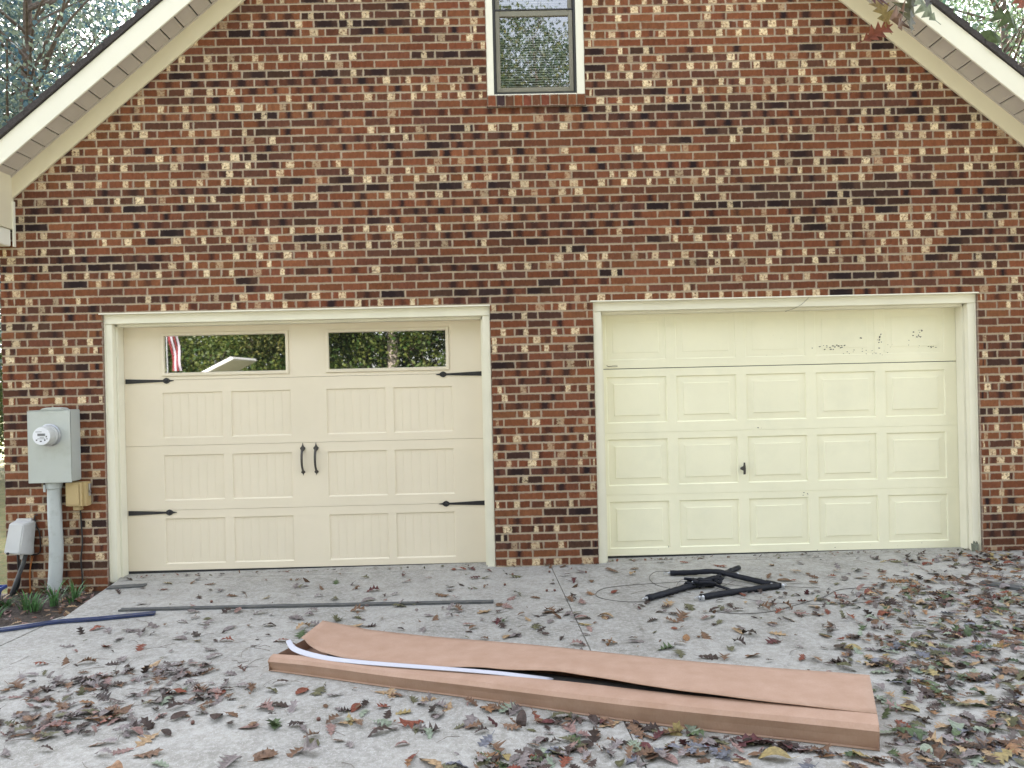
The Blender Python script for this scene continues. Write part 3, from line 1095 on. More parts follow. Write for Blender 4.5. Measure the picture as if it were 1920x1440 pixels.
def at(o, parent):
    """parent an already placed mesh under an empty that sits elsewhere"""
    o.parent = parent
    o.location = Vector(o.location) - parent.location
    return o


b = MB()
x0, x1, z0, z1 = -3.932, -3.585, 0.832, 1.424
b.box(x0, x1, -0.150, -0.001, z0, z1)
at(b.build('enclosure', mbm, None, bevel=0.006), mb)
b = MB()                       # front cover with a lipped edge and the hub on top
b.box(x0 - 0.004, x1 + 0.004, -0.156, -0.1505, z0 - 0.006, z1 - 0.004)
at(b.build('cover', mbm, None, bevel=0.003), mb)
b = MB()
b.prism([(-3.85, z1), (-3.66, z1), (-3.68, z1 + 0.016), (-3.735, z1 + 0.022), (-3.79, z1 + 0.022), (-3.83, z1 + 0.014)], -0.13, -0.02)
at(b.build('top_hub', mbm, None, bevel=0.004), mb)
mc_ = (-3.752, -0.157, 1.218)
b = MB()
b.lathe([(0.093, 0.0), (0.093, -0.008), (0.086, -0.014), (0.086, -0.001)], mc_, n=40)
b.lathe([(0.096, 0.001), (0.096, -0.003)], mc_, n=40)
at(b.build('meter_ring', M['steel'], None, smooth=False), mb)
b = MB()
b.lathe([(0.083, -0.001), (0.083, -0.030), (0.076, -0.034), (0.075, -0.105), (0.071, -0.112)], mc_, n=40)
at(b.build('meter_body', M['lightgrey'], None), mb)
b = MB()
b.lathe([(0.070, -0.1125), (0.070, -0.115)], mc_, n=40)
mf = at(b.build('meter_face', M['white_face'], None), mb)
b = MB()
fx, fz, fy = mc_[0], mc_[2], mc_[1] - 0.1152
b.box(fx - 0.030, fx + 0.032, fy - 0.002, fy, fz + 0.002, fz + 0.022)
at(b.build('display', M['lcd'], None), mb)
b = MB()
for i in range(5):              # digits of the display: dark segments
    xx = fx - 0.026 + i * 0.0112
    for (p, q, r_, s_) in ((0, 0.007, 0, 0.0018), (0, 0.007, 0.0066, 0.0084), (0, 0.007, 0.0132, 0.015), (0, 0.0018, 0, 0.015), (0.0052, 0.007, 0, 0.015)):
        b.box(xx + p, xx + q, fy - 0.0026, fy - 0.0021, fz + 0.0045 + r_, fz + 0.0045 + s_)
for (xx, zz, ww, hh) in ((-0.046, 0.034, 0.05, 0.0035), (-0.012, -0.012, 0.034, 0.003), (-0.03, -0.022, 0.06, 0.003), (-0.044, -0.036, 0.012, 0.010), (-0.012, -0.046, 0.016, 0.010),
                         (0.022, -0.038, 0.012, 0.012), (0.036, -0.010, 0.010, 0.012), (0.042, -0.026, 0.008, 0.008)):
    b.box(fx + xx, fx + xx + ww, fy - 0.0016, fy - 0.0002, fz + zz, fz + zz + hh)
at(b.build('face_marks', M['ink'], None), mb)
b = MB()                       # conduit down into the bed
path = [(-3.772, -0.075, 0.83), (-3.774, -0.075, 0.55), (-3.768, -0.075, 0.30), (-3.775, -0.078, 0.10), (-3.792, -0.085, -0.13)]
b.tube(smooth_path(path, 5), 0.0535, 22)
at(b.build('conduit_pipe', M['pvc'], None, smooth=True), mb)
b = MB()
b.lathe([(0.058, 0.832), (0.064, 0.820), (0.064, 0.775), (0.0545, 0.770)], (-3.772, -0.075, 0), axis='z', n=24)
b.box(-3.826, -3.812, -0.14, -0.128, 0.75, 0.81)
at(b.build('conduit_collar', M['pvc'], None), mb)

tb = empty('telephone_box', 'small tan plastic telephone box with a black cable, beside the meter pipe', 'utility box', loc=(-3.57, 0, 0.61))
b = MB()
b.box(-3.668, -3.505, -0.075, -0.001, 0.617, 0.818)
at(b.build('case', M['tan'], None, bevel=0.006), tb)
b = MB()
b.box(-3.672, -3.535, -0.092, -0.0755, 0.622, 0.815)
b.box(-3.665, -3.556, -0.098, -0.0925, 0.632, 0.803)
at(b.build('lid', M['tan'], None, bevel=0.004), tb)
b = MB()
b.box(-3.632, -3.570, -0.06, -0.01, 0.582, 0.616)
at(b.build('cable_gland', M['tan'], None, bevel=0.003), tb)
b = MB()
b.box(-3.503, -3.492, -0.05, -0.03, 0.70, 0.80)
b.lathe([(0.009, 0), (0.009, -0.02)], (-3.497, -0.03, 0.735), n=8)
at(b.build('latch', M['steel'], None), tb)
b = MB()
b.tube(smooth_path([(-3.592, -0.02, 0.59), (-3.590, -0.014, 0.45), (-3.584, -0.014, 0.30), (-3.600, -0.014, 0.16), (-3.592, -0.014, 0.02), (-3.590, -0.02, -0.12)], 5), 0.0062, 8)
at(b.build('black_cable', M['cable'], None, smooth=True), tb)

gb = empty('cable_box', 'pale grey plastic cable box with its cover hanging askew, low at the house corner', 'utility box', loc=(-4.07, 0, 0.25))
b = MB()
b.box(-4.125, -3.995, -0.030, -0.001, 0.215, 0.518)
at(b.build('back_plate', M['lightgrey'], None, bevel=0.003), gb)
b = MB()                       # cover: wedge shaped, tilted
pts = [(-0.075, 0.0, 0.0), (0.095, 0.0, 0.0), (0.095, 0.0, 0.285), (-0.075, 0.0, 0.285),
       (-0.075, -0.135, 0.02), (0.055, -0.135, 0.02), (0.050, -0.105, 0.262), (-0.070, -0.105, 0.262)]
b.add(pts, [(0, 1, 2, 3), (4, 5, 6, 7), (0, 4, 5, 1), (1, 5, 6, 2), (2, 6, 7, 3), (3, 7, 4, 0)])
o = b.build('cover', M['lightgrey'], None, bevel=0.008)
o.location = (-4.075, -0.034, 0.222)
o.rotation_euler = (R(-4), R(4), R(0))
at(o, gb)
b = MB()
b.lathe([(0.011, 0), (0.011, -0.008)], (-4.105, -0.172, 0.258), n=10)
at(b.build('cover_screw', M['iron'], None), gb)
b = MB()
b.box(-4.080, -4.050, -0.06, -0.056, 0.185, 0.222)
at(b.build('bracket', M['lightgrey'], None), gb)
b = MB()
b.tube([(-4.040, -0.045, 0.225), (-4.062, -0.050, 0.14), (-4.115, -0.06, 0.0), (-4.165, -0.07, -0.14)], 0.017, 12)
at(b.build('conduit', M['strip_dark'], None, smooth=True), gb)
b = MB()
b.tube(smooth_path([(-4.105, -0.05, 0.22), (-4.10, -0.05, 0.10), (-4.105, -0.05, 0.0), (-4.14, -0.06, -0.13)], 5), 0.008, 8)
b.tube(smooth_path([(-4.085, -0.04, 0.22), (-4.090, -0.05, 0.12), (-4.095, -0.05, -0.02), (-4.15, -0.06, -0.14)], 5), 0.006, 8)
at(b.build('black_cable', M['cable'], None, smooth=True), gb)
b = MB()
b.tube(smooth_path([(-3.955, -0.012, 0.545), (-3.975, -0.020, 0.53), (-3.965, -0.02, 0.46), (-3.940, -0.018, 0.40), (-3.935, -0.015, 0.30), (-3.948, -0.012, 0.225), (-4.01, -0.02, 0.21)], 5), 0.0055, 8)
at(b.build('black_cable', M['cable'], None, smooth=True), gb)
b = MB()
b.tube(smooth_path([(-4.005, -0.02, 0.215), (-4.020, -0.02, 0.12), (-4.030, -0.018, 0.03), (-4.028, -0.02, -0.12)], 5), 0.0035, 6)
b.tube(smooth_path([(-3.995, -0.02, 0.20), (-4.018, -0.02, 0.10), (-4.024, -0.018, 0.0), (-4.020, -0.02, -0.12)], 5), 0.0025, 6)
at(b.build('orange_wire', M['orange'], None, smooth=True), gb)

# ------------------------------------------------------------------ things on the driveway
# flat cardboard carton, 3 m long, its lid flaps parted
BO, BE, BN = Vector((-1.349, -2.245, 0)), Vector((0.929, -0.370, 0)).normalized(), Vector((0.370, 0.929, 0)).normalized()


def bp(u, v, z):
    p = BO + BE * u + BN * (v + bend(u))
    return (p.x, p.y, gz(p.x) + z)


def bend(u):
    return -0.040 * math.exp(-((u - 2.05) / 0.75) ** 2) - 0.012 * math.exp(-((u - 0.8) / 0.4) ** 2)


def ip(tab, u):
    for (a, fa), (b_, fb) in zip(tab, tab[1:]):
        if u <= b_:
            t_ = (u - a) / (b_ - a)
            t_ = max(0, min(1, t_))
            t_ = t_ * t_ * (3 - 2 * t_)
            return fa + (fb - fa) * t_
    return tab[-1][1]


box = empty('cardboard_box', 'long flat brown cardboard box lying on the driveway with its lid flap parted', 'cardboard box', loc=(0, 0, 0))
NU = 60
us = [3.06 * i / NU for i in range(NU + 1)]
hz = lambda u: ip([(0, 0.070), (0.3, 0.076), (3.06, 0.098)], u)


def sheet(rows, name, two=0.003, m='cardboard'):
    """rows: functions u -> (v, z); builds a sheet with thickness"""
    b = MB()
    nr = len(rows)
    vs = []
    for u in us:
        for f in rows:
            q = f(u)
            uu = q[2] if len(q) > 2 else u
            vs.append(bp(uu, q[0], q[1]))
    fs = [(i * nr + k, (i + 1) * nr + k, (i + 1) * nr + k + 1, i * nr + k + 1) for i in range(len(us) - 1) for k in range(nr - 1)]
    b.add(vs, fs)
    o = b.build(name, M[m], box, smooth=name != 'front_flap')
    md = o.modifiers.new('thickness', 'SOLIDIFY')
    md.thickness = two
    md.offset = 0
    return o


rip = lambda u, a, s, p: a * math.sin(u * s + p)
# front wall, rounded fold and narrow front flap in one sheet
vf = [(0, 0.050), (0.15, 0.060), (0.4, 0.048), (0.87, 0.075), (1.33, 0.110), (1.8, 0.135), (2.32, 0.125), (2.8, 0.118), (3.06, 0.115)]
sheet([lambda u: (0.024, 0.001), lambda u: (0.012 + rip(u, 0.002, 5, 1), hz(u) * 0.5), lambda u: (0.001 + rip(u, 0.002, 4, 0), hz(u) - 0.014), lambda u: (0.018 + rip(u, 0.002, 6, 2), hz(u) + 0.003 + rip(u, 0.001, 7, 0)), lambda u: (ip(vf, u), hz(u) + 0.010)], 'front_flap')
vs_ = [(0, 0.150), (0.13, 0.120), (0.30, 0.088), (0.5, 0.070), (0.87, 0.085), (1.33, 0.128), (1.66, 0.150), (1.8, 0.142), (2.1, 0.118), (2.32, 0.108), (2.55, 0.105), (2.8, 0.108), (3.06, 0.116)]
lz = [(0, 0.150), (0.2, 0.110), (0.45, 0.094), (0.9, 0.100), (1.3, 0.120), (1.66, 0.138), (1.9, 0.135), (2.3, 0.124), (2.7, 0.115), (3.06, 0.111)]


def brow(t_):
    def f(u):
        va, vb = ip(vs_, u), 0.560
        za, zb = ip(lz, u), hz(u) + 0.012
        v = va + (vb - va) * t_
        edge = max(0.0, 0.30 - u) / 0.30
        cur = 0.060 * (t_ ** 1.3)
        uu = u + (0.115 * (1 - t_) ** 0.9 - 0.03 * t_) * edge if u < 0.30 else u
        return (v, za + (zb - za) * t_ + 0.006 * math.sin(math.pi * t_) + 0.004 * math.sin(u * 3.2 + t_ * 3) + 0.030 * edge * t_ * t_, uu)
    return f


sheet([brow(i / 9) for i in range(10)], 'lid_flap')
sheet([lambda u: (0.560, 0.001), lambda u: (0.562, hz(u) * 0.5), lambda u: (0.560, hz(u) + 0.006)], 'back_wall')
sheet([lambda u: (0.006, 0.004), lambda u: (0.28, 0.004), lambda u: (0.558, 0.004)], 'bottom')
for u0 in (0.004, 3.056):
    b = MB()
    b.add([bp(u0, 0.004, 0.002), bp(u0, 0.558, 0.002), bp(u0, 0.558, hz(u0) + 0.004), bp(u0, 0.004, hz(u0))], [(0, 1, 2, 3)])
    b.build('end_wall', M['cardboard'], box)
b = MB()                       # dark sheet standing in for the shade inside the slit
vs = []
for u in us[6:-1]:
    wv = 0.006 * math.sin(u * 2.4)
    vs += [bp(u, 0.055, 0.074 + wv * 0.4), bp(u, 0.200, 0.089 + wv * 0.3), bp(u, 0.24, 0.080)]
n_ = len(vs) // 3
b.add(vs, [(i * 3 + k, (i + 1) * 3 + k, (i + 1) * 3 + k + 1, i * 3 + k + 1) for i in range(n_ - 1) for k in range(2)])
b.build('slit_shade', M['strip_dark'], box)

# white plastic strip sticking out of the slit
b = MB()
st = [(0.045, 0.130, 0.146, 0.010), (0.062, 0.122, 0.134, 0.014), (0.08, 0.108, 0.122, 0.022), (0.12, 0.090, 0.106, 0.034), (0.25, 0.066, 0.096, 0.040), (0.40, 0.055, 0.095, 0.032), (0.6, 0.058, 0.100, 0.028), (0.87, 0.074, 0.106, 0.028),
      (1.15, 0.096, 0.110, 0.0225), (1.36, 0.120, 0.108, 0.022), (1.5, 0.135, 0.104, 0.020), (1.62, 0.155, 0.098, 0.018)]
vs = []
for u, v, z, w_ in st:
    q0, q1, q2 = bp(u - 0.01, v - 0.018, z - 0.010), bp(u, v - 0.010, z + w_ * 0.18 - 0.008), bp(u + 0.01, v + 0.002, z + w_ * 0.44 - 0.008)
    vs += [q0, q1, q2]
b.add(vs, [(i * 3 + k, (i + 1) * 3 + k, (i + 1) * 3 + k + 1, i * 3 + k + 1) for i in range(len(st) - 1) for k in range(2)])
ws = b.build('plastic_strip', M['white_strip'], smooth=True)
md = ws.modifiers.new('sub', 'SUBSURF')
md.levels = md.render_levels = 2
md = ws.modifiers.new('thickness', 'SOLIDIFY')
md.thickness = 0.003
tag(ws, 'white plastic strip curling out of the slit of the cardboard box', 'plastic strip')


def flat_strip(name, label, cat, pts, width, h, m, lip=0.35, z=0.001):
    """long shallow channel profile following pts on the ground"""
    P = smooth_path([(x, y, 0) for x, y in pts], 6) if len(pts) > 2 else [Vector((*pts[0], 0)), Vector((*pts[1], 0))]
    prof = [(-width / 2, 0), (-width / 2, h), (-width * lip / 2, h * 0.75), (width * lip / 2, h * 0.75), (width / 2, h), (width / 2, 0)]
    vs, fs = [], []
    for i, p in enumerate(P):
        d = (P[min(i + 1, len(P) - 1)] - P[max(i - 1, 0)]).normalized()
        n_ = Vector((-d.y, d.x, 0))
        for a_, q in prof:
            r_ = p + n_ * a_
            vs.append((r_.x, r_.y, gz(r_.x) + z + q))
    k_ = len(prof)
    for i in range(len(P) - 1):
        for j in range(k_):
            fs.append((i * k_ + j, i * k_ + (j + 1) % k_, (i + 1) * k_ + (j + 1) % k_, (i + 1) * k_ + j))
    fs += [tuple(range(k_)), tuple(range(len(P) * k_ - 1, (len(P) - 1) * k_ - 1, -1))]
    b = MB()
    b.add(vs, fs)
    o = b.build(name, M[m])
    return tag(o, label, cat)


flat_strip('track_strip', 'long straight dark grey metal strip lying parallel to the cream door', 'metal strip', [(-2.812, -0.945), (-1.65, -0.985), (-0.121, -1.050)], 0.050, 0.014, 'strip_dark')
flat_strip('rubber_strip', 'bent dark blue strip lying across the left edge of the driveway', 'rubber strip', [(-2.504, -1.068), (-2.86, -1.160), (-3.131, -1.205), (-3.40, -1.345), (-4.2, -1.62)], 0.062, 0.014, 'blue', z=0.004)
flat_strip('track_strip', 'short grey grooved metal strip by the left foot of the cream door', 'metal strip', [(-3.235, -0.285), (-2.955, -0.250)], 0.085, 0.012, 'strip_dark')
flat_strip('trim_board', 'weathered grey board among leaves at the right edge of the driveway', 'board', [(3.40, -0.98), (3.95, -1.55)], 0.085, 0.018, 'strip_dark')

# the heap of black tubes and wires in front of the white door
TZ = lambda x, r_: gz(x) + r_ + 0.002


def tube_thing(label, pts, r_, ends=True):
    e_ = empty('black_tube', label, 'tube', 'black tubes lying before the white door', loc=(pts[0][0], pts[0][1], gz(pts[0][0])))
    P = smooth_path([(x, y, TZ(x, r_) + z) for x, y, z in pts], 6)
    b = MB()
    n_ = len(P)
    b.tube(P, [r_ * (1 + 0.07 * math.sin(i * 2.1) + rnd.uniform(-0.03, 0.03)) for i in range(n_)], 16, caps=True)
    o = b.build('sleeve', M['tube'], None, smooth=True)
    at(o, e_)
    if ends:
        for P0, P1 in ((P[0], P[1]), (P[-1], P[-2])):
            d = (P0 - P1).normalized()
            b = MB()
            b.tube([P0 - d * 0.004, P0 + d * 0.018], r_ * 0.6, 10)
            b.tube(smooth_path([P0 + d * 0.015, P0 + d * 0.035 + Vector((0.006, 0.006, 0.008)), P0 + d * 0.050, P0 + d * 0.035 - Vector((0.006, 0.006, 0.004))], 4), 0.003, 6)
            at(b.build('end_hook', M['steel'], None, smooth=True), e_)
    return e_


tube_thing('upper long black tube of the heap, sagging towards its right end', [(1.262, -0.470, 0.0), (1.42, -0.50, 0.006), (1.60, -0.56, 0.022), (1.76, -0.72, 0.010), (1.905, -0.905, 0.004)], 0.0205)
tube_thing('front black tube running from the right corner of the heap to its silver hook', [(1.965, -0.935, 0.0), (1.70, -1.02, 0.0), (1.50, -1.09, 0.0), (1.325, -1.165, 0.0)], 0.0212)
tube_thing('left black tube of the heap, half under the dark bundle', [(0.955, -1.150, 0.0), (1.12, -1.03, 0.0), (1.24, -0.935, 0.0), (1.40, -0.835, 0.004)], 0.0225)
tube_thing('short black tube pointing at the white door behind the heap', [(1.50, -0.74, -0.004), (1.62, -0.60, -0.002), (1.73, -0.47, 0.0), (1.835, -0.365, 0.0)], 0.0195, ends=False)
bd = MB()
brn = random.Random(5)
for i in range(9):
    cx, cy = 1.44 + brn.uniform(-0.13, 0.10), -0.83 + brn.uniform(-0.05, 0.05)
    pts = [(cx + brn.uniform(-0.11, 0.11), cy + brn.uniform(-0.05, 0.05), gz(1.4) + brn.uniform(0.01, 0.06)) for _ in range(4)]
    bd.tube(smooth_path(pts, 4), brn.uniform(0.008, 0.017), 7)
tag(bd.build('cable_bundle', M['tube'], smooth=True), 'crumpled black bundle in the middle of the tube heap', 'bundle')
b = MB()
b.tube([(1.50, -0.86, 0.04), (1.56, -0.92, 0.03), (1.62, -0.97, 0.015)], 0.010, 8)
b.tube([(1.93, -0.74, 0.02), (1.95, -0.84, 0.035), (1.96, -0.90, 0.04)], 0.013, 8)
tag(b.build('tube_end', M['tube'], smooth=True), 'loose black rod ends sticking up at the right corner of the heap', 'rod')
br_ = MB()
for (x, y) in ((1.335, -1.185), (1.42, -0.79), (1.755, -0.60), (1.975, -0.955), (1.36, -0.80)):
    br_.lathe([(0.013, 0.0), (0.013, 0.020), (0.006, 0.030)], (x, y, gz(x) + 0.012), axis='z', n=8)
    br_.box(x - 0.028, x + 0.012, y - 0.006, y + 0.006, gz(x) + 0.002, gz(x) + 0.010)
tag(br_.build('steel_fitting', M['steel']), 'bright steel fittings scattered on the tube heap', 'fitting')


def wire(label, pts, r_=0.0022, m='wire'):
    P = smooth_path([(x, y, gz(x) + r_ + z) for x, y, z in pts], 7)
    b = MB()
    b.tube(P, r_, 6)
    return tag(b.build('steel_cable', M[m], smooth=True), label, 'cable', 'thin cables round the tube heap')


wire('thin cable looping wide to the left of the tube heap', [(1.43, -0.72, 0.02), (1.16, -0.70, 0.006), (0.90, -0.71, 0.0), (0.70, -0.78, 0.0), (0.62, -0.93, 0.0), (0.66, -1.05, 0.0), (0.80, -1.14, 0.0), (0.96, -1.17, 0.004)])
wire('upright wire ring at the left end of the upper tube', [(1.26, -0.47, 0.03), (1.15, -0.47, 0.035), (1.08, -0.56, 0.012), (1.10, -0.72, 0.0), (1.20, -0.86, 0.0), (1.28, -0.93, 0.01)])
wire('small wire loop beside the dark bundle of the heap', [(1.40, -0.75, 0.04), (1.28, -0.74, 0.03), (1.23, -0.86, 0.0), (1.30, -0.98, 0.0)], 0.0018)
wire('long thin cable curving in front of the heap towards the right', [(1.32, -1.42, 0.0), (1.50, -1.50, 0.0), (1.72, -1.47, 0.0), (1.95, -1.33, 0.0), (2.18, -1.18, 0.0), (2.36, -1.02, 0.0), (2.62, -0.98, 0.0)], 0.0026)
wire('thin cable arching from the front tube over the concrete', [(1.55, -1.12, 0.01), (1.75, -1.26, 0.0), (1.98, -1.33, 0.0), (2.25, -1.36, 0.0), (2.6, -1.28, 0.0)], 0.0018)
wire('short straight wire leaving the right corner of the heap, upper one', [(1.96, -0.88, 0.02), (2.05, -0.86, 0.01), (2.17, -0.83, 0.006)], 0.002)
wire('short straight wire leaving the right corner of the heap, lower one', [(1.96, -0.95, 0.02), (2.08, -0.95, 0.01), (2.24, -0.96, 0.002)], 0.002)
wire('tangled wire under the upper tube', [(1.40, -0.66, 0.0), (1.60, -0.80, 0.01), (1.80, -0.92, 0.0), (1.55, -0.94, 0.01), (1.42, -1.0, 0.0), (1.70, -0.74, 0.02)], 0.0018)
b = MB()
b.tube(smooth_path([(2.42, 0.085, 2.118), (2.47, 0.06, 2.135), (2.53, 0.015, 2.165), (2.60, 0.018, 2.225)], 5), 0.0015, 6)
tag(b.build('loose_wire', M['wire'], smooth=True), 'thin loose wire poking from under the header of the white door', 'wire')
b = MB()
b.tube(smooth_path([(0.885, 0.178, 1.690), (0.905, 0.174, 1.682), (0.94, 0.176, 1.685), (0.98, 0.178, 1.684)], 4), 0.003, 6)
tag(b.build('twig', M['twig'], smooth=True), 'small twig stuck to the top section of the white door, far left', 'twig')

# plants in the bed
dr = random.Random(11)
for n_, (x, y, h, lab) in enumerate(((-3.98, -0.86, 0.15, 'leftmost tuft of green daffodil leaves in the bed, in front of the cable box'),
                                   (-3.86, -0.58, 0.12, 'low green tuft behind the leftmost one in the bed'),
                                   (-3.80, -0.84, 0.10, 'sparse green tuft second from the left along the edge of the bed'),
                                   (-3.68, -0.62, 0.17, 'green daffodil tuft in the middle of the bed'),
                                   (-3.60, -0.66, 0.16, 'green daffodil tuft just left of the foot of the meter pipe'),
                                   (-3.53, -0.52, 0.22, 'tall dark green tuft in front of the meter pipe'),
                                   (-3.44, -0.40, 0.21, 'tall green tuft right of the meter pipe, next to the driveway slab'))):
    b = MB()
    for i in range(22):
        a_ = dr.uniform(0, 2 * math.pi)
        r0 = abs(dr.gauss(0, 0.025))
        lean = dr.uniform(0.2, 1.0) * h * 0.7
        hh = h * dr.uniform(0.55, 1.1)
        base = Vector((r0 * math.cos(a_), r0 * math.sin(a_), 0))
        d = Vector((math.cos(a_), math.sin(a_), 0))
        sd = Vector((-math.sin(a_ + 0.5), math.cos(a_ + 0.5), 0))
        vs, fs = [], []
        for k_ in range(6):
            t_ = k_ / 5
            p = base + d * lean * t_ * t_ + Vector((0, 0, hh * (t_ - 0.35 * t_ ** 3 * lean / h)))
            w_ = 0.0055 * (1 - t_ ** 2.5) + 0.0004
            vs += [p - sd * w_, p + sd * w_]
        fs = [(2 * k_, 2 * k_ + 1, 2 * k_ + 3, 2 * k_ + 2) for k_ in range(5)]
        b.add(vs, fs)
    me = b.mesh('daffodil_tuft', M['daff'])
    tag(link('daffodil_tuft', me, None, (x, y, -0.085)), lab, 'plant', 'daffodil tufts in the bed')

# blue bin past the corner of the house
bb = empty('storage_bin', 'dark blue plastic bin on the ground past the left corner of the house', 'plastic bin', loc=(-4.13, -0.66, -0.09))
bb.scale = (0.8, 0.8, 0.75)
b = MB()
for r0, r1, z0, z1 in ((0.17, 0.20, 0.0, 0.20),):
    b.add([(-r0 * 1.3, -r0, z0), (r0 * 1.3, -r0, z0), (r0 * 1.3, r0, z0), (-r0 * 1.3, r0, z0), (-r1 * 1.3, -r1, z1), (r1 * 1.3, -r1, z1), (r1 * 1.3, r1, z1), (-r1 * 1.3, r1, z1)],
          [(0, 3, 2, 1), (0, 1, 5, 4), (1, 2, 6, 5), (2, 3, 7, 6), (3, 0, 4, 7)])
o = b.build('body', M['bin'], bb, bevel=0.01)
b = MB()
for s_ in (-1, 1):
    b.box(-0.285, 0.285, s_ * 0.212 - 0.014, s_ * 0.212 + 0.014, 0.18, 0.215)
    b.box(s_ * 0.272 - 0.014, s_ * 0.272 + 0.014, -0.197, 0.197, 0.18, 0.2145)
b.build('rim', M['bin'], bb, bevel=0.005)
bb.rotation_euler = (0, 0, R(12))

# ------------------------------------------------------------------ fallen leaves
lr = random.Random(99)


def leaf_geo(kind, size, rg):
    """lobed oak leaf (kind 0, 1), pointed red oak (2) or plain oval (3), curled"""
    n = {0: 9, 1: 11, 2: 9, 3: 7}[kind]
    L = size
    wid = {0: 0.30, 1: 0.26, 2: 0.38, 3: 0.24}[kind] * L
    cup = rg.uniform(-1.2, 2.2) / L
    arch = rg.uniform(-0.08, 0.22) * L
    curl = rg.uniform(0, 0.20) * L
    tw = rg.uniform(-1.0, 1.0)
    vs, fs = [], []
    for i in range(n + 1):
        t = i / n
        env = math.sin(math.pi * min(1, t * 0.93 + 0.07)) ** 0.7
        env *= (0.65 + 0.5 * t) if kind != 3 else 1.0
        for s in (-1, 1):
            if kind == 3:
                ww = env
                fwd = 0
            else:
                lobe = (i + (0 if s > 0 else 0)) % 2
                ww = env * ((1.0 + rg.uniform(-0.18, 0.15)) if lobe else ({0: 0.42, 1: 0.34, 2: 0.24}[kind]))
                fwd = (0.055 if lobe else -0.02) * L
            if i in (0, n):
                ww = 0.03
                fwd = 0
            y = t * L - L / 2 + fwd
            x = s * ww * wid
            rip = rg.uniform(-0.5, 1.0) * curl * abs(x) / wid * 0.8
            z = cup * x * x + arch * math.sin(math.pi * t) + rip + tw * x * (t - 0.5) * 0.7
            vs.append((x, y, z))
        t_ = t * L - L / 2
        vs.append((0, t_, arch * math.sin(math.pi * t) + 0.0))
    for i in range(n):
        a, b_ = i * 3, (i + 1) * 3
        fs += [(a, a + 2, b_ + 2, b_), (a + 2, a + 1, b_ + 1, b_ + 2)]
    # stem
    o = len(vs)
    sl = L * rg.uniform(0.1, 0.3)
    vs += [(-0.0012, -L / 2, 0), (0.0012, -L / 2, 0), (0.0012, -L / 2 - sl, sl * 0.3), (-0.0012, -L / 2 - sl, sl * 0.3)]
    fs.append((o, o + 1, o + 2, o + 3))
    zm = min(v[2] for v in vs)
    return [(x, y, z - zm) for x, y, z in vs], fs


def leaf_pose(rg, steep=False):
    e_ = Euler((rg.gauss(0, 0.16), rg.gauss(0, 0.16), rg.uniform(0, 2 * math.pi)))
    if steep:
        e_ = Euler((rg.uniform(0.4, 1.1), rg.gauss(0, 0.3), rg.uniform(0, 2 * math.pi)))
    return e_


def box_uv(x, y):
    d = Vector((x, y, 0)) - BO
    return d.dot(BE), d.dot(BN)


def clear_box(x, y):
    u, v = box_uv(x, y)
    if -0.05 < u < 3.10 and -0.06 < v < 0.61:
        v = -0.085 if v < 0.3 else 0.64
        p = BO + BE * u + BN * v
        return p.x, p.y
    return x, y


def ground_z(x, y):
    if x < -3.20 and y > -1.2 or x < -3.47 and y > -1.4:
        return -0.075
    return gz(x)


